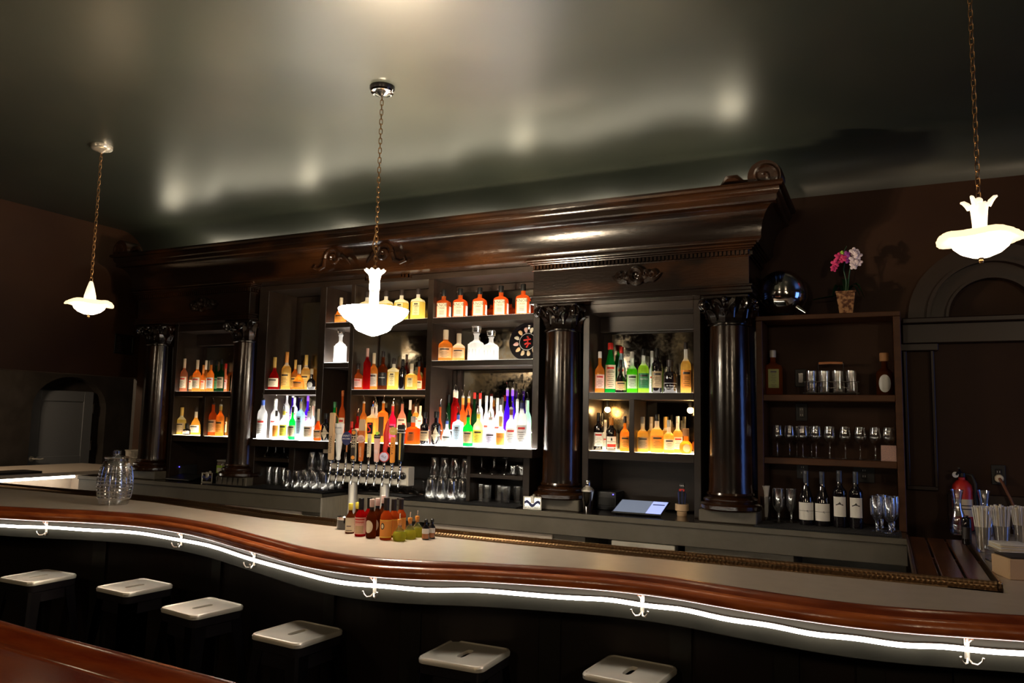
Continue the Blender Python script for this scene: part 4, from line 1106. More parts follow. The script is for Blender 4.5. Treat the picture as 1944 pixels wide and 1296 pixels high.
BOTTLES = [
 ('upper shelf of the left niche', 1.886, [
  (-5.934,5.185,1.886,0.261,0.065,'S','amber','cream','amber',0,'amber bottle with cream label'),
  (-5.905,5.087,1.886,0.310,0.069,'S','pink','cream','cream',0,'rosy whisky bottle with cream neck'),
  (-5.830,5.273,1.886,0.307,0.060,'S','amber','cream','cream',0,'amber bottle pushed to the back'),
  (-5.760,5.181,1.886,0.255,0.054,'S','amber','cream','amber',0,'small amber bottle, dark emblem'),
  (-5.736,5.088,1.886,0.295,0.073,'S','amber','cream','cream',0,'golden amber bottle, white neck band'),
  (-5.596,5.183,1.886,0.296,0.059,'S','dgreen','green','black',0,'dark green slim bottle'),
  (-5.557,5.085,1.886,0.292,0.062,'S','amber','white','dark',0,'amber bottle with white label'),
  (-5.468,5.175,1.886,0.264,0.039,'S','pink','pink','red',0,'pink labelled bottle against side'),
  (-5.428,5.085,1.886,0.300,0.062,'S','dgreen','tan','black',0,'dark bottle with tan label'),
 ]),
 ('lit bottom shelf of left niche', 1.486, [
  (-5.999,5.267,1.486,0.161,0.046,'S','amber','cream','amber',0,'amber bottle half hidden behind'),
  (-5.906,5.092,1.486,0.254,0.084,'S','yellow','tan','gold',0,'yellow bottle with tan label'),
  (-5.835,5.196,1.486,0.262,0.094,'F','gold','white','dark',0,'wide golden bottle'),
  (-5.821,5.087,1.486,0.108,0.069,'A','black','white','black',0,'small dark bottle, oval white label'),
  (-5.532,5.267,1.486,0.292,0.044,'S','amber','cream','gold',0,'slim amber bottle at the back'),
  (-5.503,5.090,1.486,0.344,0.077,'S','redor','tan','black',1,'red orange bottle with pourer'),
  (-5.409,5.088,1.486,0.331,0.072,'S','amber','orange','gold',1,'orange labelled bottle with pourer'),
 ]),
 ('upper shelf beside second column', 1.902, [
  (-4.740,5.030,1.902,0.282,0.095,'F','crimson','cream','gold',0,'crimson cognac bottle, long gold neck'),
  (-4.707,5.252,1.902,0.277,0.065,'S','amber','gold','gold',0,'amber bottle with gold cap behind'),
  (-4.692,5.124,1.902,0.335,0.082,'S','gold','gold','amber',0,'tall golden bottle'),
  (-4.580,5.246,1.902,0.317,0.079,'S','gold','gold','gold',0,'gold capped amber bottle'),
  (-4.466,5.032,1.902,0.211,0.098,'F','amber','orange','cream',0,'flared amber bottle, cream stopper'),
  (-4.321,5.022,1.902,0.176,0.075,'R','black','silver','cream',0,'round black bottle, silver plate'),
 ]),
 ('lit shelf beside second column', 1.486, [
  (-4.737,5.200,1.596,0.299,0.056,'S','clear','white','white',0,'clear bottle, white neck, back row'),
  (-4.726,5.052,1.486,0.384,0.077,'S','clear','white','white',1,'clear bottle with white neck'),
  (-4.725,5.260,1.596,0.294,0.060,'F','violet','violet','white',0,'violet bottle in back row'),
  (-4.724,4.899,1.486,0.382,0.080,'T','frost','white','blue',1,'frosted tall bottle with blue neck'),
  (-4.655,5.208,1.596,0.294,0.055,'S','clear','white','white',1,'white necked bottle with pourer, behind'),
  (-4.571,5.197,1.596,0.244,0.046,'S','paleblue','paleblue','paleblue',1,'slim pale blue bottle behind'),
  (-4.559,4.890,1.486,0.237,0.057,'S','clear','orange','dark',0,'clear bottle with orange label'),
  (-4.517,5.219,1.596,0.263,0.064,'F','violet','violet','violet',0,'violet stoppered bottle at back'),
  (-4.480,4.893,1.486,0.295,0.065,'S','clear','yellow','yellow',1,'clear bottle with yellow label'),
  (-4.386,4.890,1.486,0.270,0.056,'S','green','tan','black',0,'green gin bottle, red seal'),
  (-4.306,4.893,1.486,0.357,0.064,'Q','paleblue','paleblue','cream',1,'pale blue square gin bottle'),
  (-4.299,5.039,1.486,0.283,0.044,'S','clear','pink','pink',0,'clear bottle with pink neck'),
  (-4.221,4.897,1.486,0.280,0.073,'S','clear','beige','white',1,'clear bottle with low beige label'),
 ]),
 ('narrow lit bay behind taps', 1.486, [
  (-4.120,4.895,1.486,0.256,0.068,'F','redor','peach','cream',0,'red orange bottle with cream cap'),
  (-4.100,5.080,1.486,0.320,0.070,'S','amber','cream','dark',0,'amber bottle with green band, behind'),
  (-4.060,5.019,1.486,0.316,0.065,'S','green','cream','green',0,'green bottle with cream label'),
  (-4.043,4.900,1.486,0.223,0.076,'A','black','cream','black',0,'black apothecary bottle, cream diamond label'),
  (-4.002,5.043,1.486,0.412,0.051,'S','redor','cream','redor',0,'slim red orange bottle'),
  (-3.947,4.897,1.486,0.199,0.071,'S','dgreen','grey','dark',0,'dark bottle with grey round label'),
 ]),
 ('centre lit shelf above taps', 1.486, [
  (-3.821,5.016,1.486,0.266,0.038,'S','crimson','pink','dark',1,'dark red bottle with pourer'),
  (-3.805,5.230,1.596,0.258,0.070,'S','brown','tan','white',1,'brown bourbon bottle, white neck'),
  (-3.803,5.068,1.486,0.369,0.060,'S','amber','white','clear',1,'amber bottle, red lettered label'),
  (-3.780,4.890,1.486,0.160,0.054,'S','crimson','crimson','red',0,'squat crimson bottle'),
  (-3.766,5.189,1.596,0.235,0.035,'S','clear','white','clear',1,'clear bottle with pourer behind'),
  (-3.699,4.901,1.486,0.150,0.099,'J','brown','tan','dark',0,'brown handled jug bottle'),
  (-3.601,5.054,1.486,0.371,0.075,'Q','amber','dark','clear',1,'amber square bottle, slanted black label'),
  (-3.594,4.903,1.486,0.324,0.082,'Q','gold','none','clear',1,'golden square embossed bottle'),
  (-3.531,5.219,1.596,0.263,0.077,'F','rose','rose','dark',1,'rose tinted bottle with dark neck'),
  (-3.504,5.047,1.486,0.350,0.058,'S','hotpink','hotpink','red',1,'hot pink liqueur bottle'),
  (-3.393,5.209,1.596,0.242,0.050,'S','gold','white','dark',1,'pale golden bottle with pourer'),
  (-3.346,5.201,1.596,0.187,0.038,'S','clear','white','clear',0,'clear bottle beside the post'),
  (-3.335,5.037,1.486,0.338,0.037,'B','dgreen','dark','white',0,'dark green bottle with white cap'),
  (-3.287,4.879,1.486,0.158,0.048,'S','red','none','red',0,'red bottle, front'),
  (-3.212,4.900,1.486,0.211,0.099,'M','redor','redor','clear',0,'wide red orange square bottle'),
 ]),
 ('lit shelf beside third column', 1.486, [
  (-3.107,4.899,1.486,0.244,0.071,'A','black','tan','black',0,'black bottle with tan square label'),
  (-3.076,5.191,1.596,0.277,0.037,'B','dgreen','none','black',0,'dark wine dark bottle in back'),
  (-3.076,5.271,1.596,0.277,0.037,'B','dgreen','none','black',0,'black bottle in the back'),
  (-3.067,5.047,1.486,0.348,0.056,'F','redam','none','dark',1,'red amber bottle with pourer'),
  (-3.052,5.231,1.596,0.360,0.049,'S','crimson','none','cream',1,'crimson bottle, cream neck, tall'),
  (-3.010,5.199,1.596,0.352,0.049,'S','crimson','none','cream',1,'second crimson bottle, cream neck'),
  (-3.008,4.903,1.486,0.250,0.078,'A','black','cream','black',0,'black apothecary bottle, diamond label'),
  (-2.915,4.901,1.486,0.243,0.074,'F','clear','white','blue',1,'white labelled bottle with blue neck'),
  (-2.906,5.206,1.596,0.311,0.045,'S','redor','none','orange',1,'second orange bottle with pourer'),
  (-2.868,5.047,1.486,0.418,0.055,'S','redor','none','orange',1,'orange bottle with pourer'),
  (-2.822,4.903,1.486,0.287,0.077,'Q','paleblue','paleblue','blue',1,'pale blue square gin bottle'),
  (-2.807,5.208,1.596,0.291,0.048,'S','clear','none','red',0,'clear bottle with red cap'),
  (-2.767,5.043,1.486,0.398,0.047,'S','dgreen','none','red',0,'dark bottle with red cap'),
  (-2.737,4.901,1.486,0.273,0.073,'S','green','tan','dark',1,'green gin bottle, tan label'),
  (-2.708,5.206,1.596,0.267,0.044,'S','frost','white','white',0,'white capped frosted bottle behind'),
  (-2.663,5.041,1.486,0.375,0.043,'S','frost','white','white',0,'white capped frosted bottle'),
  (-2.652,4.903,1.486,0.297,0.076,'S','lemon','yellow','yellow',1,'pale lemon bottle, yellow oval'),
  (-2.622,5.197,1.596,0.247,0.040,'S','clear','none','dark',0,'clear bottle, dark neck'),
  (-2.580,5.222,1.596,0.376,0.052,'F','violet','none','violet',1,'left violet bottle with pourer'),
  (-2.572,5.043,1.486,0.359,0.046,'S','clear','white','white',0,'clear bottle with white label'),
  (-2.553,4.903,1.486,0.256,0.075,'S','clear','lavender','clear',1,'clear bottle with lavender label'),
  (-2.527,5.204,1.596,0.375,0.051,'F','violet','none','violet',1,'right violet bottle with pourer'),
  (-2.470,4.901,1.486,0.223,0.071,'S','clear','orange','gold',0,'clear bottle, big orange label'),
  (-2.409,5.043,1.486,0.395,0.046,'S','clear','white','white',1,'clear bottle with green stamp neck'),
  (-2.388,4.901,1.486,0.333,0.071,'S','clear','white','brown',1,'clear bottle, brown neck seal'),
  (-2.326,5.047,1.486,0.403,0.053,'S','mint','none','black',1,'mint green bottle, black neck'),
  (-2.305,4.903,1.486,0.382,0.074,'T','frost','white','navy',1,'frosted tall bottle, navy neck'),
 ]),
 ('top left cubby', 2.452, [
  (-4.051,5.032,2.452,0.218,0.095,'F','amber','orange','cream',0,'flared amber cognac bottle'),
 ]),
 ('lit cubby behind centre lamp', 2.122, [
  (-4.037,5.030,2.122,0.300,0.091,'D','frost','none','clear',0,'brightly lit white glass decanter'),
 ]),
 ('centre middle shelf', 1.902, [
  (-4.066,5.253,1.902,0.316,0.054,'S','crimson','none','black',0,'dark red bottle in shadow'),
  (-3.845,5.028,1.902,0.214,0.085,'S','redor','pink','dark',0,'red orange bottle, pink label'),
  (-3.758,5.120,1.902,0.307,0.069,'S','amber','grey','cream',0,'amber bottle with grey label'),
  (-3.749,5.017,1.902,0.336,0.059,'B','crimson','none','pink',0,'slim dark red bottle'),
  (-3.598,5.024,1.902,0.309,0.075,'S','brown','black','dark',0,'black labelled bottle, white calligraphy'),
  (-3.568,5.132,1.902,0.261,0.093,'Q','yellow','lightyellow','dark',0,'square pale yellow whisky bottle'),
  (-3.405,5.255,1.902,0.247,0.060,'F','redor','peach','black',0,'red orange bottle with black cap'),
  (-3.402,5.015,1.902,0.241,0.062,'B','black','none','black',0,'plain black bottle'),
  (-3.328,5.031,1.902,0.207,0.082,'M','gold','lightyellow','cream',0,'square golden bottle, cream stopper'),
 ]),
 ('centre top shelf', 2.452, [
  (-3.789,5.036,2.452,0.253,0.102,'Q','yellow','lightyellow','dark',0,'square yellow whisky bottle left of lamp stem'),
  (-3.603,5.037,2.452,0.252,0.105,'Q','yellow','lightyellow','dark',0,'square yellow whisky bottle right of lamp stem'),
  (-3.452,5.037,2.452,0.252,0.103,'Q','yellow','lightyellow','dark',0,'square yellow whisky bottle, second from post'),
  (-3.295,5.037,2.452,0.252,0.102,'Q','yellow','lightyellow','dark',0,'square yellow whisky bottle beside post'),
 ]),
 ('top right shelf', 2.452, [
  (-3.059,5.039,2.452,0.230,0.105,'K','redor','cream','black',0,'square red amber bourbon bottle beside post'),
  (-2.911,5.039,2.452,0.230,0.103,'K','redor','cream','black',0,'square red amber bourbon bottle, second from post'),
  (-2.741,5.039,2.452,0.228,0.102,'K','redor','cream','black',0,'square red amber bourbon bottle in the middle'),
  (-2.561,5.041,2.452,0.232,0.105,'K','redor','cream','black',0,'square red amber bourbon bottle, second from right'),
  (-2.378,5.041,2.452,0.235,0.103,'K','redor','cream','black',0,'square red amber bourbon bottle nearest third column'),
 ]),
 ('second right shelf', 2.122, [
  (-3.032,5.041,2.122,0.245,0.109,'S','amber','peach','cream',0,'round shouldered amber bottle, fuller'),
  (-2.911,5.036,2.122,0.212,0.096,'S','halfamber','peach','cream',0,'half empty amber bottle'),
  (-2.764,5.045,2.122,0.267,0.114,'D','clear','none','clear',0,'larger cut glass decanter'),
  (-2.636,5.041,2.122,0.228,0.105,'D','clear','none','clear',0,'smaller cut glass decanter'),
 ]),
 ('upper shelf of the right niche', 1.886, [
  (-1.795,5.094,1.886,0.292,0.066,'S','amber','pink','white',0,'amber bottle, pink and navy labels'),
  (-1.752,5.198,1.886,0.362,0.075,'X','green','cream','redcap',0,'tall green bottle, red cap, cream wrap'),
  (-1.700,5.277,1.886,0.341,0.053,'X','paleblue','cream','redcap',0,'clear green bottle, red cap, behind'),
  (-1.643,5.100,1.886,0.231,0.076,'F','black','peach','dark',0,'dark brown liqueur bottle, amber label'),
  (-1.561,5.098,1.886,0.286,0.072,'S','bgreen','palegreen','clear',0,'bright green absinthe bottle'),
  (-1.481,5.100,1.886,0.305,0.075,'S','lime','green','black',0,'yellow green bottle, green label'),
  (-1.469,5.269,1.886,0.305,0.037,'S','clear','white','clear',0,'thin clear bottle behind'),
  (-1.387,5.098,1.886,0.306,0.071,'B','black','tan','black',0,'black bottle, round tan label'),
  (-1.299,5.109,1.886,0.226,0.092,'A','black','outline','dark',0,'squat black bottle, white outlined label'),
  (-1.189,5.098,1.886,0.341,0.070,'S','gold','orange','dark',0,'tall pale golden bottle'),
 ]),
 ('lit bottom shelf of right niche', 1.486, [
  (-1.837,5.275,1.486,0.262,0.050,'B','black','white','black',0,'dark wine bottle behind'),
  (-1.801,5.094,1.486,0.261,0.066,'B','black','white','black',0,'dark wine bottle, white label'),
  (-1.779,5.177,1.486,0.212,0.034,'S','clear','white','clear',0,'clear bottle between dark bottles'),
  (-1.708,5.098,1.486,0.227,0.073,'B','black','port','orange',0,'port bottle, red and white label'),
  (-1.610,5.094,1.486,0.240,0.065,'S','amber','orange','dark',0,'amber bottle with slanted band'),
  (-1.485,5.100,1.486,0.238,0.076,'S','gold','taupe','clear',0,'golden bottle, taupe label'),
  (-1.475,5.272,1.486,0.241,0.067,'S','gold','none','clear',0,'golden bottle in back row'),
  (-1.388,5.106,1.486,0.258,0.086,'S','gold','orange','black',0,'broad golden bottle, black cap'),
  (-1.373,5.272,1.486,0.243,0.066,'S','gold','none','gold',0,'golden bottle at back right'),
  (-1.304,5.098,1.486,0.220,0.071,'S','gold','greylab','clear',0,'golden bottle, grey label'),
  (-1.268,5.194,1.486,0.247,0.065,'S','gold','white','clear',0,'golden bottle, white label'),
  (-1.192,5.106,1.486,0.166,0.084,'R','amber','peach','cork',0,'squat round amber bottle, cork lid'),
 ]),
 ('upper shelf of open cabinet', 1.886, [
  (-0.652,5.263,1.886,0.291,0.114,'Q','redam','olive','clear',0,'square dark rye bottle, olive label'),
  (0.008,5.257,1.886,0.260,0.097,'S','brown','silver','cork',0,'dark bottle with silver oval label'),
 ]),
 ('right counter mat', 1.088, [
  (-0.443,5.051,1.088,0.325,0.088,'G','black','ribbon','foil',0,'dark wine bottle with black ribbon label, left'),
  (-0.351,5.051,1.088,0.323,0.087,'G','black','ribbon','foil',0,'dark wine bottle, ribbon label, right'),
  (-0.254,5.047,1.088,0.334,0.080,'B','black','winery','foil',0,'dark wine bottle with house label, left'),
  (-0.165,5.047,1.088,0.332,0.079,'B','black','winery','foil',0,'dark wine bottle, house label, right'),
 ]),
]
random.seed(11)
GRP = {'lightyellow': 'square yellow whisky bottles on the centre top shelf', 'cream': 'square bourbon bottles on the top right shelf', 'ribbon': 'wine bottles on the right counter', 'winery': 'wine bottles on the right counter'}
for desc, zsh, rows in BOTTLES:
    for (x, y, z, h, w, ty, gl, lab, cap, pour, d) in rows:
        bottle(x, y, z, h, w, ty, gl, lab, cap, pour, d + ', ' + desc, GRP.get(lab) if ty in ('Q', 'K', 'G', 'B') else 'bottles on the ' + desc,
               name='wine_bottle' if lab in ('ribbon', 'winery', 'port') else 'decanter' if ty == 'D' else 'liquor_bottle')
# rubber mats on the counter
def mat(x0, x1, y0, y1, lab, z=1.08):
    bm = bmesh.new(); box(bm, x0, x1, y0, y1, z, z + .006)
    n = int((x1 - x0) / .012)
    for i in range(n): box(bm, x0 + i * .012 + .002, x0 + i * .012 + .009, y0, y0 + .006, z + .001, z + .009)
    for j in range(int((y1 - y0) / .03)): box(bm, x0, x1, y0 + j * .03, y0 + j * .03 + .006, z + .006, z + .008)
    o = finish('bar_mat', bm, 'c_rubber'); tag(o, lab, 'bar mat')
mat(-5.22, -3.98, 4.82, 5.22, 'black rubber drip mat under the pint glasses left of taps')
mat(-3.28, -2.30, 4.82, 5.24, 'black rubber drip mat under the pint glasses right of taps')
mat(-.72, .07, 4.80, 5.24, 'black rubber drip mat under the wine bottles at right')
# ---------------------------------------------------------------- glassware
def shape_glass(kind):
    bm = bmesh.new()
    if kind == 'pint_inv': lathe(bm, [(.042, .0), (.0425, .003), (.030, .142), (.029, .147), (.0, .148)], 20, cap0=False)
    elif kind == 'pint': lathe(bm, [(.0, .001), (.029, .0), (.030, .006), (.042, .147), (.0405, .147), (.028, .014), (0, .012)], 20)
    elif kind == 'highball': lathe(bm, [(0, .001), (.033, 0), (.034, .004), (.036, .15), (.0345, .15), (.032, .012), (0, .01)], 18)
    elif kind == 'rocks': lathe(bm, [(0, .001), (.034, 0), (.036, .004), (.040, .085), (.038, .085), (.033, .012), (0, .01)], 18)
    elif kind == 'shot': lathe(bm, [(0, .001), (.020, 0), (.021, .004), (.027, .062), (.025, .062), (.019, .012), (0, .01)], 14)
    elif kind == 'wine': lathe(bm, [(.034, 0), (.034, .002), (.008, .008), (.0042, .016), (.0038, .085), (.008, .092), (.024, .104), (.036, .125), (.0375, .145), (.034, .175), (.030, .20), (.029, .20), (.0365, .145), (.034, .126), (.02, .106), (0, .1)], 20)
    elif kind == 'coupe_inv': lathe(bm, [(.046, 0), (.047, .001), (.040, .022), (.022, .036), (.006, .042), (.0038, .050), (.0038, .105), (.010, .110), (.034, .114), (.034, .116), (0, .117)], 20, cap0=False)
    elif kind == 'goblet': lathe(bm, [(.034, 0), (.034, .003), (.010, .010), (.007, .03), (.011, .05), (.008, .06), (.022, .075), (.033, .10), (.036, .15), (.034, .205), (.0325, .205), (.034, .15), (.03, .10), (0, .072)], 20)
    elif kind == 'carafe': lathe(bm, [(0, .001), (.040, 0), (.044, .01), (.044, .07), (.036, .11), (.022, .16), (.022, .19), (.034, .255), (.0325, .255), (.0205, .19), (.0205, .16), (.034, .11), (.042, .07), (.042, .014), (0, .01)], 24)
    elif kind == 'beermug': lathe(bm, [(0, .001), (.030, 0), (.032, .01), (.036, .12), (.034, .12), (.029, .018), (0, .014)], 16, fn=lambda a, r, z: (r * (1 + .04 * math.cos(8 * a)), z))
    return bm
GP = {}
def glass_at(kind, x, y, z, label, group, name, s=1.0, rz=0):
    """first of a kind is built, the rest are copies"""
    if kind not in GP:
        GP[kind] = None
        bm = shape_glass(kind); o = finish(name, bm, 'clear_glass', None, True); GP[kind] = o
    else:
        o = GP[kind].copy(); COL.objects.link(o); o.name = name
    o.location = (x, y, z); o.scale = (s, s, s); o.rotation_euler = (0, 0, rz)
    tag(o, label, 'glass', group)
    return o
zM = 1.0885
def near(i, n, words): return words
# pints left of the taps
ordn = ['first', 'second', 'third', 'fourth', 'fifth', 'sixth', 'seventh', 'eighth', 'ninth', 'tenth']
for r, (y, n, x0, dx) in enumerate(((4.93, 5, -4.44, .095), (5.03, 5, -4.45, .095), (5.13, 5, -4.45, .095))):
    for i in range(n):
        glass_at('pint_inv', x0 + i * dx, y, zM, f'upside down pint glass left of taps, {ordn[i]} from left, {["front", "middle", "rear"][r]} row', 'pint glasses left of the taps', 'pint_glass')
for i in range(4):
    glass_at('pint_inv', -4.44 + i * .10, 5.10, zM + .149, f'upside down pint glass stacked on top left of taps, {ordn[i]} from left', 'pint glasses left of the taps', 'pint_glass')
for i in range(4):
    glass_at('highball', -4.90 + i * .082, 5.12, zM, f'tall straight glass left of the glass pitcher, {ordn[i]} from left', 'highball glasses on the left mat', 'highball_glass')
for i in range(6):
    for j in range(2):
        glass_at('rocks', -5.17 + i * .046 * 1.0 if False else -5.18 + i * .06, 4.90 + j * .09, zM, f'short rocks glass at left end of mat, {ordn[i]} from left, {"front" if j == 0 else "rear"} row', 'short glasses on the left mat', 'rocks_glass', .68)
# pints right of the taps
for r, (y, n, x0) in enumerate(((4.88, 3, -3.03), (4.98, 4, -3.09), (5.08, 5, -3.15), (5.18, 5, -3.17))):
    for i in range(n):
        glass_at('pint_inv', x0 + i * .092, y, zM, f'upside down pint glass right of taps, {ordn[i]} from left, {["front", "second", "third", "rear"][r]} row', 'pint glasses right of the taps', 'pint_glass')
for i in range(5):
    glass_at('pint_inv', -3.15 + i * .092, 5.13, zM + .149, f'upside down pint glass stacked on top right of taps, {ordn[i]} from left', 'pint glasses right of the taps', 'pint_glass')
# cubbies
for i in range(4): glass_at('coupe_inv', -4.78 + i * .093, 5.04, 1.3258, f'upside down stemmed glass in left cubby, {ordn[i]} from left', 'stemmed glasses in the left cubby', 'cocktail_glass')
for i in range(5): glass_at('coupe_inv', -2.685 + (i // 2) * .10 + (i % 2) * .05, 5.03 + (i % 2) * .11, 1.2905, f'upside down stemmed glass in right cubby, {ordn[i]} from left', 'stemmed glasses in the right cubby', 'cocktail_glass')
for i in range(4): glass_at('rocks', -2.415 + (i % 2) * .068, 5.02 + (i // 2) * .10, 1.2905, f'short glass beside stemmed glasses in right cubby, {["left front", "right front", "left rear", "right rear"][i]}', 'short glasses in the right cubby', 'rocks_glass', .78)
for i in range(6): glass_at('beermug', -2.70 + i * .076, 5.06 - (.05 if i % 2 else 0), zM, f'faceted tall glass below the right cubby shelf, {ordn[i]} from left', 'faceted glasses in the right cubby', 'faceted_glass')
for i in range(7): glass_at('coupe_inv', -3.93 + i * .099, 5.265, 1.0808, f'upside down stemmed glass behind the tap tower, {ordn[i]} from left', 'stemmed glasses behind the taps', 'cocktail_glass', .98)
# open cabinet wine glasses
for i, x in enumerate((-.63, -.555, -.475, -.395, -.315, -.225, -.14, -.055, .02)):
    glass_at('wine', x, 5.25, ZB + .0035 if False else 1.486, f'clear wine glass on cabinet shelf, {ordn[i]} from left, front row', 'wine glasses in the open cabinet', 'wine_glass', 1.0)
for i, x in enumerate((-.52, -.43)): glass_at('wine', x, 5.34, 1.486, f'clear wine glass on cabinet shelf, {["left", "right"][i]} one of rear pair', 'wine glasses in the open cabinet', 'wine_glass', .98)
for i, (x, y) in enumerate(((-.605, 5.06), (-.535, 5.10))): glass_at('goblet', x, y, zM, f'stemmed goblet left of the wine bottles, {["left", "right"][i]} one', 'goblets on the right counter', 'goblet')
for i, (x, y) in enumerate(((-.055, 4.96), (.012, 4.90), (.03, 5.01), (-.03, 5.08))): glass_at('goblet', x, y, zM, f'stemmed goblet right of the wine bottles, {["left front", "right front", "right rear", "left rear"][i]}', 'goblets on the right counter', 'goblet', .98)
glass_at('carafe', .367, 5.18, 1.0805, 'tall flared glass carafe at the back of right bar return, left one', 'glass carafes', 'carafe')
glass_at('carafe', .505, 5.22, 1.0805, 'tall flared glass carafe behind the straws, right one', 'glass carafes', 'carafe')
bm = shape_glass('carafe'); o = finish('glass_pitcher', bm, 'clear_glass', None, True); o.location = (-4.545, 5.10, zM); tag(o, 'flared clear glass pitcher standing before the dark cubby left of pints', 'pitcher')
for i, (x, y) in enumerate(((-6.23, 5.20), (-6.15, 5.16), (-6.17, 5.25))): glass_at('beermug', x, y, 1.0805, f'faceted glass on counter between steel bucket and terminal, {["left", "front", "rear"][i]} one', 'faceted glasses beside the bucket', 'faceted_glass')
# glass of napkin roll
t = thing('napkin_glass', 'glass holding a rolled white napkin at left end of right mat', 'glass', (-.690, 5.12, zM))
bm = bmesh.new(); lathe(bm, [(0, .001), (.028, 0), (.030, .006), (.040, .15), (.0385, .15), (.027, .012), (0, .01)], 18); finish('glass', bm, 'clear_glass', t, True)
bm = bmesh.new(); lathe(bm, [(.010, .02), (.016, .06), (.017, .14), (.024, .20), (.028, .215)], 12, cap1=True); finish('napkin', bm, 'c_paper', t, True)

# ---------------------------------------------------------------- open cabinet
t = thing('open_cabinet', 'plain brown open shelving cabinet right of the last column', 'cabinet', (-.30, 5.1, 1.08))
def ob(name, *a, m='cabinet_wood'):
    bm = bmesh.new(); box(bm, *a, .003); finish(name, bm, m, t)
ob('side_panel', -.435, -.395, 0, .29, .0, 1.275); ob('side_panel', .362, .402, 0, .29, 0, 1.275)
ob('top', -.435, .402, -.005, .29, 1.275, 1.305); ob('shelf', -.395, .362, .005, .275, .760, .800); ob('shelf', -.395, .362, .005, .275, .364, .404)
ob('back_board', -.395, .362, .276, .292, .0, 1.275, m='wall_paint')
def outlet(x, z, y=5.372, lab='', w=.036):
    q = thing('power_outlet', lab, 'outlet', (x, y, z), 0, 'power outlets behind the bar')
    bm = bmesh.new(); box(bm, -w, w, -.006, 0, -.058, .058, .002); finish('cover_plate', bm, 'c_black', q)
    bm = bmesh.new(); box(bm, -.017, .017, -.010, -.006, -.034, .034, .003); finish('socket', bm, 'stool_dark', q)
    bm = bmesh.new()
    for zz in (-.018, .018):
        for xx in (-.006, .006): box(bm, xx - .0015, xx + .0015, -.0112, -.010, zz - .005, zz + .005)
    finish('slots', bm, 'c_silver', q); return q
outlet(-.49, 2.0, lab='black outlet plate behind the caddy on upper cabinet shelf')
outlet(-.49, 1.775, lab='black outlet plate above the wine glasses in the cabinet')
outlet(-.49, 1.40, lab='black outlet plate above the goblets at lower left')
outlet(-.125, 1.395, lab='wide black outlet plate above the right wine bottles', w=.06)
outlet(.60, 1.42, 5.392, 'black outlet plate with a plug on the far right wall')
q = thing('extension_cord', 'reddish power cord hanging from white plug on far right wall', 'cord', (.60, 5.37, 1.42))
bm = bmesh.new(); lathe(bm, [(.022, -.012), (.024, 0), (.020, .012)], 16); bmesh.ops.rotate(bm, verts=bm.verts, matrix=Matrix.Rotation(PI / 2, 3, 'X')); bmesh.ops.translate(bm, verts=bm.verts, vec=(0, -.004, -.02)); finish('plug', bm, 'c_cream', q, True)
bm = bmesh.new(); tube(bm, [(0, -.02, -.02), (.01, -.04, -.04), (.045, -.06, -.13), (.08, -.07, -.24), (.085, -.07, -.338)], .008, 8); finish('cable', bm, 'c_brown', q, True)
# caddy with four glasses, held things stay separate
t = thing('glass_caddy', 'wire caddy with copper handle on upper cabinet shelf', 'caddy', (-.30, 5.25, 1.8815))
bm = bmesh.new()
for z in (.012, .085):
    tube(bm, [(-.165, -.045, z), (.165, -.045, z), (.165, .045, z), (-.165, .045, z)], .0028, 6, closed=True)
for sx in (-1, 1): tube(bm, [(sx * .165, -.045, .012), (sx * .07, -.047, .055), (0, -.047, .045)], .002, 5)
for x in (-.15, .15):
    for y in (-.045, .045): tube(bm, [(x, y, .0), (x, y, .085)], .0028, 6)
tube(bm, [(-.075, 0, .012), (-.075, 0, .20), (-.07, 0, .205)], .0028, 6); tube(bm, [(.075, 0, .012), (.075, 0, .20), (.07, 0, .205)], .0028, 6)
tube(bm, [(-.165, 0, .012), (.165, 0, .012)], .0028, 6)
finish('wire_frame', bm, 'chrome', t, True)
bm = bmesh.new(); tube(bm, [(-.07, 0, .205), (0, 0, .208), (.07, 0, .205)], .008, 8); finish('handle', bm, 'c_copper', t, True)
for i in range(4): glass_at('highball', -.30 - .118 + i * .079, 5.25, 1.898, f'straight tumbler standing in the wire caddy, {ordn[i]} from left', 'tumblers in the wire caddy', 'highball_glass', .93)
bm = bmesh.new(); box(bm, -.042, .042, -.006, .006, 0, .095, .002)
o = finish('picture_card', bm, 'c_peach'); o.location = (.018, 5.14, 1.484); tag(o, 'small painted card leaning at right end of wine glass shelf', 'card')
nm, n_, l_ = new_mat('painted_card')
vt = n_.new('ShaderNodeTexNoise'); vt.inputs['Scale'].default_value = 28; cr_ = n_.new('ShaderNodeValToRGB')
cr_.color_ramp.elements[0].position = .35; cr_.color_ramp.elements[0].color = (.18, .12, .22, 1); cr_.color_ramp.elements[1].position = .62; cr_.color_ramp.elements[1].color = (.72, .42, .26, 1)
l_.new(vt.outputs[0], cr_.inputs[0]); l_.new(cr_.outputs[0], P(n_).inputs['Base Color']); o.data.materials[0] = nm
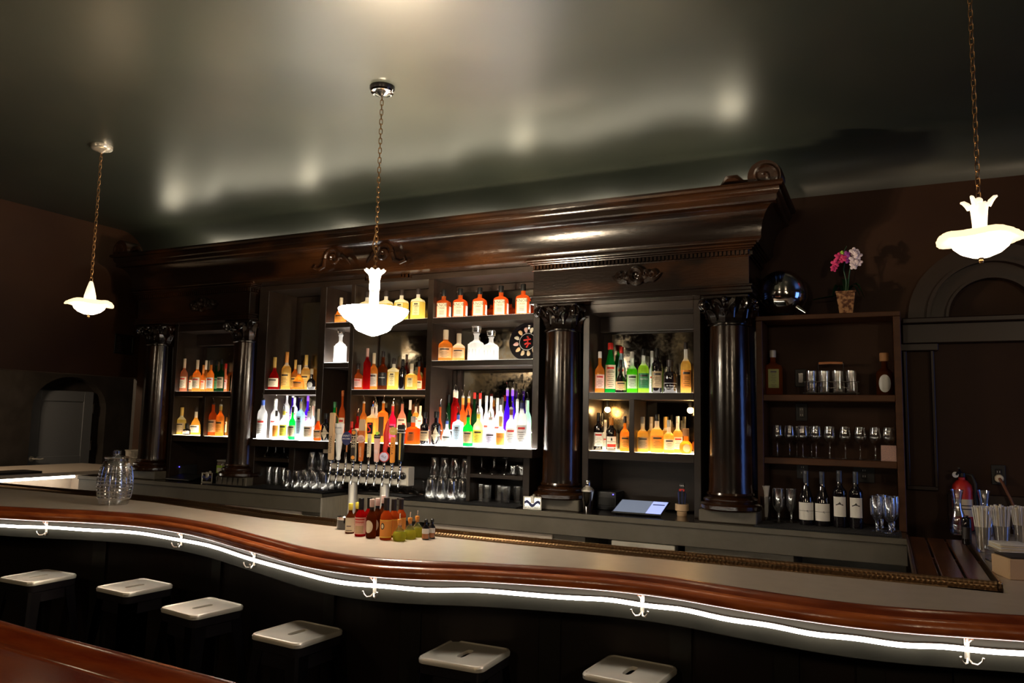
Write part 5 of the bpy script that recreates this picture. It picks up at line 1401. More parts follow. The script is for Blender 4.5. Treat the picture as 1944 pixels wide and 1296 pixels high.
# chrome globe lamp and orchid on top
t = thing('chrome_globe', 'large mirrored chrome globe on top of the open cabinet', 'ornament', (-.585, 5.24, 2.386))
bm = bmesh.new(); bmesh.ops.create_uvsphere(bm, u_segments=40, v_segments=24, radius=.158, matrix=Matrix.Translation((0, 0, .160))); finish('globe', bm, 'chrome', t, True)
bm = bmesh.new(); tube(bm, [(.10, -.10, .055), (.155, -.125, .012)], .012, 10, radii=[.016, .010]); finish('spout', bm, 'chrome', t, True)
bm = bmesh.new(); lathe(bm, [(.07, 0), (.065, .006), (.05, .012)], 20); finish('stand', bm, 'black_metal', t, True)
t = thing('potted_orchid', 'orchid with magenta and white blooms in copper square pot on cabinet', 'plant', (-.20, 5.24, 2.386))
bm = bmesh.new(); lathe(bm, [(.052, 0), (.078, .14), (.084, .142), (.084, .152), (.076, .152), (.07, .13), (0, .13)], 4, a0=PI / 4, a1=PI / 4 + 2 * PI)
finish('pot', bm, 'copper_pot' if 'copper_pot' in MATS else (noisy('copper_pot', (.10, .035, .015), (.42, .22, .10), .4, .5, 0, (1, 1, 1), 40, .42, .58, .5, 60) and 'copper_pot'), t)
bm = bmesh.new(); tube(bm, [(0, 0, .13), (.005, 0, .22), (-.01, 0, .30), (.0, -.01, .36), (.03, -.02, .40)], .004, 6); tube(bm, [(.01, 0, .13), (.02, .01, .25), (.035, 0, .34)], .004, 6)
tube(bm, [(0, 0, .36), (-.01, 0, .41), (.012, 0, .45)], .0025, 5); finish('stem', bm, 'c_leaf', t, True)
bm = bmesh.new()
for a, L, dz in ((3.0, .19, .0), (2.4, .11, .04), (.3, .10, .04), (-.4, .08, .03), (1.6, .09, .06)):
    cs, sn = math.cos(a), math.sin(a); rows = []
    for k in range(7):
        u = k / 6; r = .01 + L * u; z = .14 + dz * math.sin(u * PI) * 2 - .02 * u; wv = .022 * math.sin(PI * min(1, u * .9 + .1))
        rows.append([bm.verts.new((r * cs - s * wv * sn, r * sn + s * wv * cs, z + (0 if s else -.006))) for s in (-1, 0, 1)])
    for k in range(6):
        for q_ in range(2): bm.faces.new((rows[k][q_], rows[k][q_ + 1], rows[k + 1][q_ + 1], rows[k + 1][q_]))
bmesh.ops.solidify(bm, geom=bm.faces[:], thickness=.002)
finish('leaf', bm, 'c_leaf', t, True)
for (x, z, s, m) in ((-.055, .335, .026, 'c_magenta'), (-.035, .375, .024, 'c_magenta'), (-.01, .36, .024, 'c_magenta'), (.012, .385, .022, 'c_plum'), (.02, .35, .022, 'c_plum'), (-.065, .30, .020, 'c_magenta'),
                     (.055, .40, .026, 'c_petal'), (.075, .375, .026, 'c_petal'), (.05, .35, .025, 'c_petal'), (.080, .33, .022, 'c_petal'), (.052, .31, .024, 'c_petal'), (-.015, .40, .012, 'c_lime')):
    bm = bmesh.new(); ty_ = random.uniform(-.3, .3)
    for k in range(5):
        a = PI / 2 + 2 * PI * k / 5 + ty_
        bmesh.ops.create_icosphere(bm, subdivisions=2, radius=s * .62, matrix=Matrix.Translation((x + s * .55 * math.cos(a), -.045 - .004 * (k % 2) + random.uniform(-.008, .008), z + s * .55 * math.sin(a))) @ Matrix.Rotation(-a, 4, 'Y') @ Matrix.Diagonal((1, .22, .72, 1)))
    bmesh.ops.create_icosphere(bm, subdivisions=1, radius=s * .22, matrix=Matrix.Translation((x, -.055, z)))
    finish('flower', bm, m, t, True)
# fire extinguisher on the wall
t = thing('fire_extinguisher', 'red fire extinguisher with white label on the right wall', 'fire extinguisher', (.405, 5.32, 1.085))
bm = bmesh.new(); lathe(bm, [(.03, 0), (.052, .01), (.055, .02), (.055, .24), (.05, .27), (.03, .295), (.018, .30), (.018, .315)], 28); finish('cylinder', bm, 'c_red', t, True)
bm = bmesh.new(); patch(bm, .0556, .09, .19, 1.2, None); patch(bm, .0560, .13, .136, 1.0, None, mi=1); patch(bm, .0560, .15, .156, .8, None, mi=1); finish('label', bm, ['c_cream', 'c_dark'], t, True)
bm = bmesh.new(); lathe(bm, [(.018, .315), (.022, .32), (.020, .34), (0, .345)], 16); tube(bm, [(0, 0, .335), (-.02, -.03, .345), (-.03, -.07, .335)], .007, 8); tube(bm, [(0, 0, .335), (-.015, -.03, .365), (-.02, -.08, .372)], .006, 8); finish('valve', bm, 'c_black', t, True)
bm = bmesh.new(); lathe(bm, [(.017, -.006), (.017, .006)], 16); bmesh.ops.rotate(bm, verts=bm.verts, matrix=Matrix.Rotation(PI / 2, 3, 'X')); bmesh.ops.translate(bm, verts=bm.verts, vec=(-.034, -.03, .33)); finish('gauge', bm, 'c_white', t, True)
bm = bmesh.new(); tube(bm, [(.015, 0, .335), (.05, -.01, .33), (.068, -.02, .28), (.065, -.03, .20), (.07, -.03, .12)], .008, 8); finish('hose', bm, 'c_black', t, True)

# ================================================================ BEER TAPS
tt = thing('tap_tower', 'steel ten tap beer tower on two posts behind the bar', 'beer tower', (-3.465, 4.74, .8745))
bm = bmesh.new(); box(bm, -.355, .355, -.035, .045, .318, .455, .006, seg=2); finish('manifold', bm, 'tap_steel', tt)
for x in (-.165, .125):
    bm = bmesh.new(); lathe(bm, [(.052, 0), (.052, .008), (.036, .012), (.0345, .02), (.0345, .318)], 28, cx=x, cy=.005); finish('post', bm, 'tap_steel', tt, True)
for i in range(10):
    x = -.315 + i * .070
    bm = bmesh.new(); box(bm, x - .031, x + .031, -.041, -.0355, .326, .448, .002); finish('back_plate', bm, 'tap_steel', tt)
    bm = bmesh.new()
    lathe(bm, [(.026, 0), (.026, .012), (.019, .016), (.017, .03), (.012, .034), (.012, .05), (0, .05)], 20)
    bmesh.ops.rotate(bm, verts=bm.verts, matrix=Matrix.Rotation(PI / 2, 3, 'X')); bmesh.ops.translate(bm, verts=bm.verts, vec=(x, -.041, .39))
    finish('shank', bm, 'stool_dark', tt, True)
    bm = bmesh.new()
    tube(bm, [(x, -.085, .425), (x, -.092, .40), (x, -.10, .375), (x, -.102, .335), (x, -.102, .31)], .009, 10, radii=[.010, .012, .011, .009, .007])
    lathe(bm, [(.009, .425), (.011, .435), (.008, .445), (.008, .462), (0, .463)], 12, cx=x, cy=-.085)
    finish('faucet', bm, 'chrome', tt, True)
hz = .4625
def handle(i, name_lab, build, x=None):
    xx = -3.465 + (-.315 + i * .070)
    t = thing('beer_pull', name_lab, 'tap handle', (xx, 4.74 - .085, .8745 + hz), .12, 'beer tap handles on the tower')
    build(t); t.scale = (1.22, 1.1, 1.12); return t
def slab(t, w0, w1, z0, z1, d, m, name='paddle', bev=.004):
    bm = bmesh.new()
    vs = [bm.verts.new(p) for p in ((-w0, -d, z0), (w0, -d, z0), (w0, d, z0), (-w0, d, z0), (-w1, -d, z1), (w1, -d, z1), (w1, d, z1), (-w1, d, z1))]
    for q in ((0, 1, 5, 4), (1, 2, 6, 5), (2, 3, 7, 6), (3, 0, 4, 7), (3, 2, 1, 0), (4, 5, 6, 7)): bm.faces.new([vs[k] for k in q])
    bmesh.ops.bevel(bm, geom=bm.edges[:], offset=bev, segments=2, affect='EDGES')
    return finish(name, bm, m, t, True)
def disc(t, r, z, y, m, name='badge', sx=1.0, th=.006, rot=0.0):
    bm = bmesh.new(); lathe(bm, [(0, -th), (r * .92, -th), (r, -th * .6), (r, th * .6), (r * .92, th), (0, th)], 28)
    bmesh.ops.transform(bm, verts=bm.verts, matrix=Matrix.Translation((0, y, z)) @ Matrix.Rotation(rot, 4, 'Y') @ Matrix.Diagonal((sx, 1, 1, 1)) @ Matrix.Rotation(PI / 2, 4, 'X'))
    return finish(name, bm, m, t, True)
def ferrule(t, z=.02):
    bm = bmesh.new(); lathe(bm, [(.008, 0), (.009, .004), (.007, z)], 12); finish('ferrule', bm, 'chrome', t, True)
def h0(t):
    ferrule(t); slab(t, .016, .016, .018, .335, .014, 'c_kraft'); lettering('BREWING', .026, 'c_dark', t, .0, -.0148, .12, rot=(0, -PI / 2, 0))
def h1(t):
    ferrule(t); bm = bmesh.new(); lathe(bm, [(.010, .018), (.016, .03), (.013, .05), (.018, .09), (.022, .15), (.018, .19), (.026, .20), (.030, .26), (.026, .265), (0, .266)], 18); finish('grip', bm, 'c_white', t, True)
    lettering('Michelob', .015, 'c_navy', t, 0, 0, .235, bend=.0300)
def h2(t):
    ferrule(t, .075); bm = bmesh.new(); tube(bm, [(0, 0, .02), (.004, 0, .12)], .005, 8); finish('stalk', bm, 'c_copper', t, True)
    disc(t, .045, .165, 0, 'c_navy', sx=.72); lettering('SAINT', .018, 'c_white', t, 0, -.0072, .182); lettering('ARCHER', .014, 'c_white', t, 0, -.0072, .162)
def h3(t):
    ferrule(t); slab(t, .017, .017, .018, .225, .008, 'c_dark'); slab(t, .019, .019, .016, .227, .005, 'c_cream', 'border'); lettering('HEFE', .036, 'c_cream', t, 0, -.0088, .145, rot=(0, PI / 2, 0)); disc(t, .013, .205, -.007, 'c_orange', th=.003); disc(t, .013, .04, -.007, 'c_orange', th=.003)
def h4(t):
    ferrule(t); slab(t, .013, .022, .018, .22, .011, 'c_redor'); slab(t, .022, .018, .215, .295, .010, 'c_kraft', 'crown_piece'); disc(t, .026, .165, -.010, 'c_pink', th=.004); lettering('LOST\nCOAST', .013, 'c_dark', t, 0, -.0148, .165); lettering('BREWERY', .016, 'c_cream', t, 0, -.0118, .08, rot=(0, -PI / 2, 0))
def h5(t):
    ferrule(t, .05); slab(t, .011, .011, .045, .20, .010, 'c_beige'); lettering('BOULEVARD', .018, 'c_black', t, 0, -.0105, .12, rot=(0, -PI / 2, 0))
    bm = bmesh.new(); box(bm, -.018, .018, -.006, .006, .20, .275, .003); finish('top_plate', bm, 'c_black', t)
    bm = bmesh.new(); tube(bm, [(.012, -.012, .265), (-.008, -.012, .262), (-.006, -.012, .245), (.008, -.012, .232), (.006, -.012, .215), (-.008, -.012, .212)], .005, 7); finish('emblem', bm, 'c_red', t, True)
def h6(t):
    ferrule(t); slab(t, .014, .020, .018, .175, .009, 'c_pink'); slab(t, .022, .020, .172, .198, .010, 'c_black', 'header_plate'); disc(t, .012, .205, 0, 'c_lime', th=.008); lettering('GOLDEN', .011, 'c_white', t, 0, -.0108, .185); disc(t, .014, .085, -.0085, 'c_rose', th=.002)
def h7(t):
    ferrule(t, .03); bm = bmesh.new(); tube(bm, [(0, 0, .06), (.002, 0, .10), (.010, 0, .15), (.006, 0, .20), (.012, 0, .26), (.02, 0, .30)], .012, 10, radii=[.010, .014, .018, .017, .012, .003])
    tube(bm, [(.018, 0, .13), (.034, 0, .12)], .006, 6, radii=[.010, .004]); finish('fish', bm, 'c_red', t, True)
    disc(t, .034, .055, -.004, 'c_red', sx=1.0, rot=.35); d = disc(t, .029, .055, -.008, 'c_lavender', 'badge_face', th=.004, rot=.35); lettering('ALE', .02, 'c_navy', t, 0, -.0125, .055, rot=(0, .35, 0))
def h8(t):
    ferrule(t); slab(t, .013, .013, .018, .185, .012, 'c_orange'); disc(t, .027, .222, 0, 'c_gold', th=.009); lettering('STELLA', .024, 'c_dark', t, 0, -.0126, .11, rot=(0, PI / 2, 0)); lettering('ALE', .016, 'c_cream', t, 0, -.0095, .222)
def h9(t):
    ferrule(t, .03); slab(t, .014, .022, .028, .265, .014, 'c_black'); slab(t, .005, .007, .04, .21, .0150, 'c_gold', 'gold_stripe', .001); lettering('GUINNESS', .0105, 'c_white', t, 0, -.0148, .232); bm = bmesh.new(); box(bm, -.0225, .0225, -.0146, .0146, .212, .217); finish('band', bm, 'c_silver', t)
HL = ['tan wooden plank tap handle, first from left', 'white turned tap handle with silver top', 'tap handle with round navy shield on stalk', 'dark tap handle lettered HEFE with cream border', 'brown tap handle with round pink badge',
      'beige tap handle with red curled emblem on black plate', 'pale pink tap handle with black header and green dot', 'red fish shaped tap handle over an oval badge', 'orange tap handle topped by a gold disc', 'tall black tap handle with gold stripe, rightmost']
for i, f in enumerate((h0, h1, h2, h3, h4, h5, h6, h7, h8, h9)): handle(i, HL[i], f)
bm = bmesh.new(); box(bm, -.034, .034, -.0006, .0006, -.085, 0)
o = finish('price_card', bm, 'c_beige'); o.location = (-4.06, 4.944, 1.473); tag(o, 'small blank cream card taped below bottom shelf left of taps', 'card')

# black plate of painted oysters leaning against the mirror
t = thing('oyster_plate', 'round black plate with pink oyster shapes and red figure, leaning', 'plate', (-2.375, 5.13, 2.2655), 0)
Rm = Matrix.Rotation(math.radians(-9), 4, 'X') @ Matrix.Rotation(PI / 2, 4, 'X')
def pl(name, bm, m):
    bmesh.ops.transform(bm, matrix=Rm, verts=bm.verts); return finish(name, bm, m, t, True)
bm = bmesh.new(); lathe(bm, [(0, 0), (.115, 0), (.122, .004), (.143, .014), (.145, .017), (.141, .018), (.12, .009), (0, .006)], 48); pl('dish', bm, 'drink_black')
bm = bmesh.new(); lathe(bm, [(.062, .0068), (.062, .0085), (.066, .0085), (.066, .0068)], 40, cap0=False, cap1=False); pl('ring', bm, 'c_silver')
for k in range(12):
    a = 2 * PI * k / 12 + .2; bm = bmesh.new()
    lathe(bm, [(.019, 0), (.019, .003), (.013, .0045), (0, .004)], 9, fn=lambda b, r, z: (r * (1 + .12 * math.cos(3 * b + k)), z))
    bmesh.ops.transform(bm, matrix=Matrix.Translation((.092 * math.cos(a), .092 * math.sin(a), .0078)) @ Matrix.Rotation(a, 4, 'Z') @ Matrix.Diagonal((1.15, .75, 1, 1)), verts=bm.verts)
    pl('oyster', bm, ['c_pink', 'c_peach', 'c_beige'][k % 3] if k < 8 else 'c_tan')
bm = bmesh.new()
for pts in ([(-.004, .04), (.008, .03), (.004, 0), (.010, -.02), (-.004, -.045)], [(-.03, .012), (0, .015), (.028, .02)], [(-.02, -.02), (.0, -.01), (.03, -.015)]):
    tube(bm, [(x, y, .009) for x, y in pts], .006, 6)
pl('figure', bm, 'c_red')
# ================================================================ THINGS ON THE BAR
ZT = 1.0805
t = thing('barrel_jar', 'large ribbed glass barrel jar with lid on the left of the bar', 'jar', (-4.565, 3.44, ZT))
t.scale = (.92, .92, .97)
def rib(a, r, z):
    k = 1 + .022 * math.cos(z * 2 * PI / .0235)
    return (r * k if .03 < z < .27 else r, z)
bm = bmesh.new()
pf = [(0, .002), (.090, 0), (.097, .008)]
n = 60
for k in range(n + 1):
    z = .012 + .268 * k / n; u = (z - .012) / .268
    pf.append((.098 + .022 * math.sin(PI * u) - .010 * u, z))
pf += [(.084, .286), (.076, .291), (.076, .306), (.081, .312), (.075, .312), (.071, .292), (.080, .280)]
for k in range(n, -1, -6):
    z = .016 + .262 * k / n; u = (z - .012) / .268
    pf.append((.092 + .022 * math.sin(PI * u) - .010 * u, z))
pf.append((0, .018))
lathe(bm, pf, 40, fn=rib); finish('jar_body', bm, 'clear_glass', t, True)
bm = bmesh.new()
for k in range(20):
    a = 2 * PI * k / 20
    tube(bm, [((.099 + .022 * math.sin(PI * u) - .010 * u) * math.cos(a) * 1.01, (.099 + .022 * math.sin(PI * u) - .010 * u) * math.sin(a) * 1.01, .012 + .268 * u) for u in [j / 10 for j in range(1, 10)]], .002, 5)
finish('stave_lines', bm, 'decanter_glass', t, True)
bm = bmesh.new(); lathe(bm, [(.070, .296), (.081, .314), (.078, .320), (.03, .326), (.016, .328), (.027, .338), (.027, .356), (.016, .363), (0, .363)], 28); finish('lid', bm, 'clear_glass', t, True)
t = thing('lidded_jar', 'short dark glass jar with metal lid left of the bitters', 'jar', (-2.64, 3.38, ZT))
bm = bmesh.new(); lathe(bm, [(.032, 0), (.035, .004), (.035, .048), (.031, .052)], 24); finish('jar_body', bm, 'drink_black', t, True)
bm = bmesh.new(); lathe(bm, [(.036, .050), (.036, .066), (.033, .069), (0, .069)], 28); finish('lid', bm, 'chrome', t, True)
def bit(x, y, h, w, kind, label):
    t = thing('bitters_bottle', label, 'bottle', (x, y, ZT), .35, 'bitters bottles on the bar')
    R = w / 2
    hb = h * .86
    body = {'ang': 'drink_brown', 'p': 'drink_crimson', 'r': 'drink_brown', 'o': 'drink_redam', 'am': 'drink_black'}[kind]
    pr = [(R * .92, 0), (R, .005), (R, hb * .60), (R * .9, hb * .68), (R * .52, hb * .78), (R * .40, hb * .86), (R * .38, hb)]
    bm = bmesh.new(); lathe(bm, pr, 22); finish('glass_body', bm, body, t, True)
    capm = {'ang': 'c_yellow', 'p': 'c_black', 'r': 'c_rose', 'o': 'c_dark', 'am': 'c_black'}[kind]
    rn = R * .38; z0 = hb * .80 if kind in ('p', 'o') else hb - .012
    if kind in ('r',):
        bm = bmesh.new(); lathe(bm, [(rn * 1.12, hb * .78), (rn * 1.12, hb - .012)], 16, cap0=False, cap1=False); finish('neck_seal', bm, 'c_black', t, True)
    bm = bmesh.new()
    if kind == 'am': lathe(bm, [(rn * 1.3, hb - .004), (rn * 1.3, hb + .008), (rn * .8, hb + .01), (rn * .6, h - .002), (rn * .3, h)], 14)
    else: lathe(bm, [(rn * 1.25, z0), (rn * 1.3, h - .002), (rn * 1.15, h)], 16)
    finish('cap', bm, capm, t, True)
    Rl = R + .0008
    bm = bmesh.new()
    if kind == 'ang':
        patch(bm, Rl, .008, hb * .70 if False else hb * .62, 1.5, None); patch(bm, Rl + .0006, hb * .28, hb * .31, .5, None, mi=1); patch(bm, Rl + .0006, hb * .12, hb * .14, .7, None, mi=1); mats = ['c_beige', 'c_dark']
    elif kind == 'p':
        patch(bm, Rl, .012, hb * .58, 1.4, None); mats = ['c_pink', 'c_red', 'c_kraft']
        patch(bm, Rl + .0005, hb * .50, hb * .545, 1.0, None, mi=1); patch(bm, Rl + .0005, hb * .43, hb * .455, .9, None, mi=1); patch(bm, Rl + .0005, hb * .10, hb * .33, .8, None, mi=2)
    elif kind == 'r':
        curved_shape(bm, [(-.35 * R + R * .95 * math.cos(2 * PI * k / 24), hb * .35 + R * 1.25 * math.sin(2 * PI * k / 24)) for k in range(24)], Rl); mats = ['c_beige']
    elif kind == 'o':
        patch(bm, Rl, .010, hb * .56, 1.5, None); patch(bm, Rl + .0005, .012, .016, 1.45, None, mi=1); patch(bm, Rl + .0005, hb * .53, hb * .545, 1.45, None, mi=1); mats = ['c_orange', 'c_yellow', 'c_black', 'c_cream']
        curved_shape(bm, [(-R * .35 + R * .36 * math.cos(2 * PI * k / 18), hb * .38 + R * .55 * math.sin(2 * PI * k / 18)) for k in range(18)], Rl + .0008, mi=2)
        curved_shape(bm, [(-R * .35 + R * .22 * math.cos(2 * PI * k / 18), hb * .38 + R * .38 * math.sin(2 * PI * k / 18)) for k in range(18)], Rl + .0014, mi=3)
    else:
        patch(bm, Rl, hb * .34, hb * .62, 1.2, None); patch(bm, Rl, .006, hb * .34, 1.0, None, mi=1); mats = ['c_paper', 'c_copper']
    finish('label', bm, mats, t, True)
    if kind == 'p': lettering("PEYCHAUD'S", .0085, 'c_red', t, z=hb * .40, bend=Rl + .001)
for a in [(-2.518, 3.279, .152, .047, 'ang', 'yellow capped bitters bottle in cream paper wrap, front of the pair'), (-2.532, 3.355, .150, .045, 'ang', 'yellow capped bitters bottle in cream wrap, rear of the pair'),
          (-2.419, 3.236, .189, .056, 'p', 'red bitters bottle with pink paper label, front'), (-2.432, 3.325, .185, .055, 'p', 'red bitters bottle with pink paper label, behind'),
          (-2.337, 3.215, .191, .050, 'r', 'dark bitters bottle with round cream label, front'), (-2.352, 3.285, .190, .050, 'r', 'dark bitters bottle with round cream label, middle'), (-2.370, 3.360, .196, .050, 'r', 'dark bitters bottle with pink cap, at the back'),
          (-2.248, 3.215, .204, .058, 'o', 'orange labelled bitters bottle, front one'), (-2.262, 3.300, .190, .057, 'o', 'orange labelled bitters bottle, second behind'), (-2.276, 3.385, .184, .055, 'o', 'orange labelled bitters bottle, third at back'),
          (-2.079, 3.319, .103, .037, 'am', 'tiny dark dropper bottle at right end, front one'), (-2.072, 3.366, .100, .035, 'am', 'tiny dark dropper bottle at right end, rear one')]: bit(*a)
for i, (x, y) in enumerate(((-2.166, 3.215), (-2.158, 3.295), (-2.165, 3.372))):
    t = thing('oil_cruet', f'round glass flask of yellow oil with corked spout, {["front", "middle", "rear"][i]} one', 'cruet', (x, y, ZT), 0, 'corked flasks on the bar')
    bm = bmesh.new(); lathe(bm, [(.02, 0), (.030, .004), (.0335, .018), (.032, .034), (.026, .046)], 24); finish('oil', bm, 'drink_oil', t, True)
    bm = bmesh.new(); lathe(bm, [(.0262, .0462), (.018, .056), (.010, .066), (.009, .080), (.011, .084)], 24, cap0=False, cap1=False); finish('neck', bm, 'clear_glass', t, True)
    bm = bmesh.new(); lathe(bm, [(.009, .074), (.012, .100), (.010, .104)], 14); finish('cork', bm, 'c_orange', t, True)
    bm = bmesh.new(); tube(bm, [(0, 0, .10), (0, 0, .120), (.003, -.003, .134)], .0028, 7); finish('pour_spout', bm, 'chrome', t, True)

# ================================================================ THINGS ON THE COUNTER
t = thing('steel_bucket', 'tall shiny steel ice bucket at far left end of the counter', 'bucket', (-6.47, 5.10, ZT))
bm = bmesh.new(); lathe(bm, [(.085, 0), (.088, .003), (.108, .18), (.112, .235), (.118, .238), (.118, .246), (.108, .246), (.100, .18), (.080, .01), (0, .01)], 36); finish('pail', bm, 'tap_steel', t, True)
bm = bmesh.new(); lathe(bm, [(.1145, .172), (.1155, .176), (.1145, .180)], 36, cap0=False, cap1=False); finish('band', bm, 'steel', t, True)
def terminal(x, y, lab, w=.07):
    t = thing('receipt_printer', lab, 'printer', (x, y, ZT))
    bm = bmesh.new(); box(bm, -w, w, -.09, .10, 0, .125, .012, seg=2); finish('housing', bm, 'c_rubber', t, True)
    bm = bmesh.new(); box(bm, -w + .01, w - .01, -.093, -.089, .03, .085, .002); finish('front_panel', bm, 'c_black', t)
    bm = bmesh.new(); bmesh.ops.create_icosphere(bm, subdivisions=2, radius=.0045, matrix=Matrix.Translation((w - .02, -.093, .108))); finish('pilot_light', bm, 'pilot_blue', t, True)
    return t
terminal(-1.745, 5.20, 'black receipt printer with blue light beside the tablet')
terminal(-5.95, 5.20, 'small black terminal with blue light at left of counter', .06)
t = thing('till_tablet', 'tilted till tablet with lit blue grey screen on the counter', 'tablet', (-1.475, 5.03, ZT))
bm = bmesh.new(); box(bm, -.17, .17, -.115, .115, .0, .012, .004); bmesh.ops.rotate(bm, verts=bm.verts, matrix=Matrix.Rotation(math.radians(16), 3, 'X')); bmesh.ops.translate(bm, verts=bm.verts, vec=(0, 0, .036)); finish('case', bm, 'c_black', t)
bm = bmesh.new(); box(bm, -.16, .06, -.105, .105, .0122, .0128); bmesh.ops.rotate(bm, verts=bm.verts, matrix=Matrix.Rotation(math.radians(16), 3, 'X')); bmesh.ops.translate(bm, verts=bm.verts, vec=(0, 0, .036)); finish('screen', bm, 'screen_grey', t)
bm = bmesh.new(); box(bm, .06, .16, -.105, .105, .0122, .0128); box(bm, .07, .15, .04, .055, .0129, .0131, mi=1); bmesh.ops.rotate(bm, verts=bm.verts, matrix=Matrix.Rotation(math.radians(16), 3, 'X')); bmesh.ops.translate(bm, verts=bm.verts, vec=(0, 0, .036)); finish('screen_panel', bm, ['screen_blue', 'c_navy'], t)
lettering('The Valencia Room', .026, 'c_white', t, -.05, -.083, .0255, rot=(math.radians(-74), 0, 0))
bm = bmesh.new(); box(bm, -.10, .10, .04, .13, 0, .045, .006); finish('stand', bm, 'c_rubber', t)
t = thing('till_tablet', 'dark tilted tablet with dim blue glare at left of counter', 'tablet', (-5.72, 5.02, ZT))
bm = bmesh.new(); box(bm, -.15, .15, -.10, .10, 0, .012, .004); bmesh.ops.rotate(bm, verts=bm.verts, matrix=Matrix.Rotation(math.radians(10), 3, 'X')); bmesh.ops.translate(bm, verts=bm.verts, vec=(0, 0, .022)); finish('case', bm, 'c_black', t)
bm = bmesh.new(); box(bm, -.08, .08, .02, .11, 0, .03, .005); finish('stand', bm, 'c_rubber', t)
def tin(x, y, w, h, lab, rz, dp=.045):
    t = thing('steel_caddy', lab, 'napkin box', (x, y, ZT), rz)
    bm = bmesh.new(); box(bm, -w, w, -dp, dp, 0, h, .004); finish('case', bm, 'chrome', t)
    bm = bmesh.new()
    for a, b, c, d in ((-w, w, 0, .008), (-w, w, h - .008, h), (-w, -w + .008, 0, h), (w - .008, w, 0, h)): box(bm, a, b, -dp - .005, -dp - .0005, c, d, .001)
    finish('frame', bm, 'steel', t)
    bm = bmesh.new(); box(bm, -.012, .012, -dp - .008, -dp - .0005, h - .045, h + .006, .002); lathe(bm, [(.010, h), (.012, h + .006), (.005, h + .014)], 12); finish('clasp', bm, 'steel', t, True)
    bm = bmesh.new()
    for k in range(8):
        x0 = -w + .01 + (2 * w - .02) * k / 8; x1 = x0 + (2 * w - .02) / 8
        z0, z1 = [.030 + .014 * math.sin(1.1 * q + .4) for q in (k, k + 1)]
        f = bm.faces.new([bm.verts.new(p) for p in ((x0, -dp - .0052, z0), (x1, -dp - .0052, z1), (x1, -dp - .0052, z1 + .02), (x0, -dp - .0052, z0 + .02))])
    finish('wave_stripe', bm, 'c_navy', t)
tin(-2.175, 4.842, .066, .088, 'chrome caddy with wavy blue stripe before the third column', .06, .022)
tin(-5.42, 5.02, .052, .085, 'small chrome caddy beside the utensil jar at left', .3)
t = thing('cocktail_shaker', 'steel cocktail shaker with tapering sides right of third column', 'shaker', (-1.798, 4.885, ZT))
bm = bmesh.new(); lathe(bm, [(.026, 0), (.028, .003), (.041, .135), (.042, .14)], 28); finish('tin', bm, 'chrome', t, True)
bm = bmesh.new(); lathe(bm, [(.042, .140), (.042, .150), (.030, .165), (.019, .172), (.018, .178)], 28); finish('strainer', bm, 'steel', t, True)
bm = bmesh.new(); lathe(bm, [(.0185, .176), (.019, .208), (.016, .213), (0, .213)], 24); finish('cap', bm, 'chrome', t, True)
t = thing('pen_cup', 'wooden cup holding dark pens and card beside right niche post', 'cup', (-1.215, 5.09, ZT))
bm = bmesh.new(); lathe(bm, [(.030, 0), (.032, .004), (.032, .030), (.044, .036), (.044, .078), (.038, .078), (.034, .04), (0, .04)], 28); finish('cup', bm, 'c_kraft', t, True)
bm = bmesh.new()
for k in range(7): tube(bm, [(.018 * math.cos(k), .018 * math.sin(k), .045), (.026 * math.cos(k), .026 * math.sin(k), .15 + .01 * (k % 3))], .004, 6)
finish('pens', bm, 'c_navy', t, True)
bm = bmesh.new(); box(bm, -.018, .018, -.004, .004, .05, .215, .003); box(bm, -.018, .018, -.0045, .0045, .16, .175, mi=1); finish('card_stick', bm, ['c_black', 'c_red'], t)
lettering('TAYL', .014, 'c_white', t, 0, -.0048, .195)
t = thing('utensil_jar', 'glass jar of bar spoons and tongs at left of the counter', 'jar', (-5.27, 5.06, ZT))
bm = bmesh.new(); lathe(bm, [(0, .001), (.036, 0), (.038, .01), (.038, .10), (.036, .10), (.034, .012), (0, .01)], 22); finish('jar', bm, 'clear_glass', t, True)
bm = bmesh.new()
for dx, L, a in ((-.02, .16, -.03), (.0, .19, .0), (.02, .17, .05), (.012, .15, .03)):
    tube(bm, [(dx * .4, 0, .02), (dx + a, .0, L)], .004, 7); bmesh.ops.create_icosphere(bm, subdivisions=2, radius=.012, matrix=Matrix.Translation((dx + a, 0, L)) @ Matrix.Diagonal((1, .4, 1.4, 1)))
finish('utensils', bm, 'chrome', t, True)
bm = bmesh.new(); tube(bm, [(.005, .01, .02), (.01, .012, .20)], .009, 8); finish('wooden_muddler', bm, 'c_kraft', t, True)
t = thing('garnish_box', 'clear box with lime green label below the left niche', 'box', (-5.42, 5.20, ZT))
bm = bmesh.new(); box(bm, -.065, .065, -.05, .05, .001, .175, .006); finish('container', bm, 'clear_glass', t)
bm = bmesh.new(); box(bm, -.066, .066, -.052, .052, .175, .19, .004); finish('lid', bm, 'c_silver', t)
bm = bmesh.new(); box(bm, -.06, .05, -.0535, -.0512, .055, .14); box(bm, -.052, .042, -.0545, -.0535, .08, .118, mi=1); finish('label', bm, ['c_lime', 'c_paper'], t)

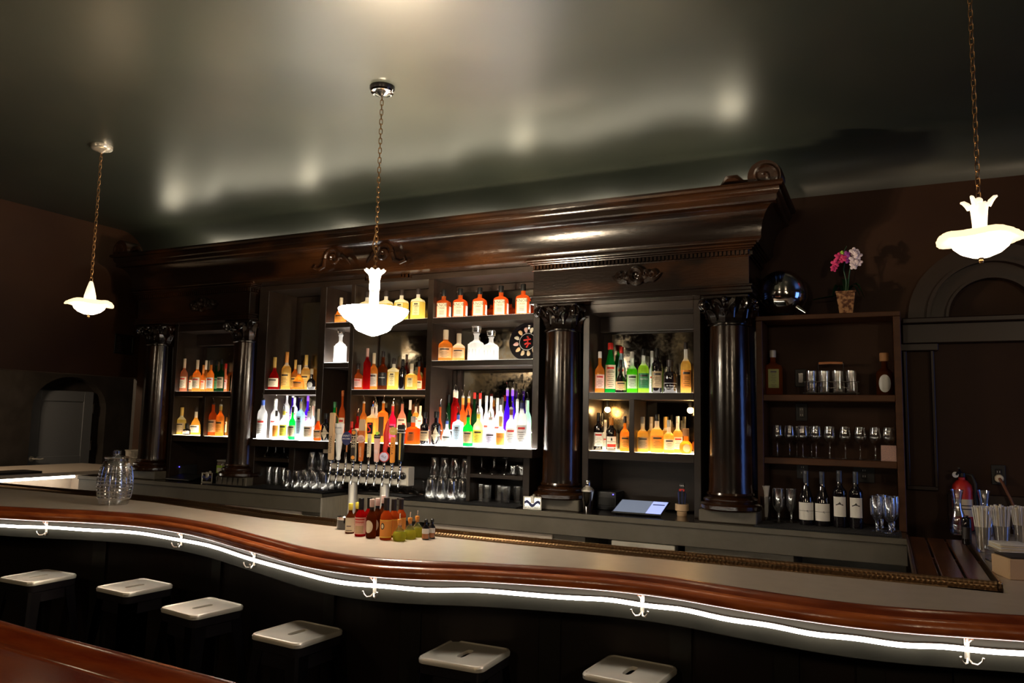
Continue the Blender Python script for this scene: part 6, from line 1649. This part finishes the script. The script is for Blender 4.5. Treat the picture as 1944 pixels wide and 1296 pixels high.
# ================================================================ RIGHT BAR RETURN
def straws(x, y, h, lab, s=1.0):
    t = thing('straw_glass', lab, 'straw holder', (x, y, ZT), 0, 'glasses of wrapped straws')
    bm = bmesh.new(); lathe(bm, [(0, .001), (.027 * s, 0), (.028 * s, .006), (.038 * s, .125), (.0365 * s, .125), (.026 * s, .014), (0, .01)], 18); finish('glass', bm, 'clear_glass', t, True)
    k = 0
    for r_, n in ((.004, 3), (.013, 8), (.0215, 14)):
        for i in range(n):
            a = 2 * PI * i / n + r_ * 90; sp = r_ / .0215
            hh = h * (1 + random.uniform(-.03, .03))
            bm = bmesh.new()
            x0, y0 = r_ * s * math.cos(a), r_ * s * math.sin(a); x1, y1 = x0 * 1.9, y0 * 1.9
            tube(bm, [(x0, y0, .014), (x1, y1, hh - .012)], .0034, 6)
            tube(bm, [(x1, y1, hh - .014), (x1 * 1.02, y1 * 1.02, hh)], .0038, 4, radii=[.0040, .0062])
            finish('paper_straw', bm, 'c_paper' if k % 4 else 'c_beige', t, True); k += 1
    return t
straws(.425, 4.50, .222, 'glass packed with paper wrapped straws, leftmost of three')
straws(.515, 4.60, .222, 'glass packed with paper wrapped straws, middle one')
straws(.612, 4.70, .215, 'glass packed with paper wrapped straws, rightmost')
t = thing('dark_bottle', 'short black bottle between the carafe and the straws', 'bottle', (.375, 4.76, ZT))
bm = bmesh.new(); lathe(bm, [(.022, 0), (.024, .004), (.024, .13), (.020, .138), (.011, .142), (.011, .150)], 20); finish('glass_body', bm, 'drink_black', t, True)
bm = bmesh.new(); patch(bm, .0246, .03, .09, 1.0, None); finish('label', bm, 'c_dark', t, True)
t = thing('napkin_holder', 'stack of pale folded napkins in front of the straws', 'napkins', (.50, 4.20, ZT), .25)
bm = bmesh.new(); box(bm, -.080, .080, -.075, .075, 0, .006, .002); box(bm, -.080, -.075, -.075, .075, 0, .07, .002); box(bm, .075, .080, -.075, .075, 0, .05, .002); finish('tray', bm, 'clear_glass', t)
for k in range(12):
    bm = bmesh.new(); o1 = random.uniform(-.003, .003); box(bm, -.066 + o1, .066 + o1, -.068, .068, .0065 + k * .0072, .0125 + k * .0072, .0025, seg=2); finish('napkin', bm, 'c_paper' if k % 2 else 'c_beige', t, True)
t = thing('coaster_box', 'pale wooden box with dark coaster on top at right edge', 'box', (.475, 3.83, ZT), .32)
bm = bmesh.new(); box(bm, -.062, .085, -.075, .075, 0, .082, .003); finish('box_body', bm, 'c_kraft', t)
bm = bmesh.new(); box(bm, -.052, .075, -.068, .068, .0822, .089, .002); finish('coaster', bm, 'c_dark', t)
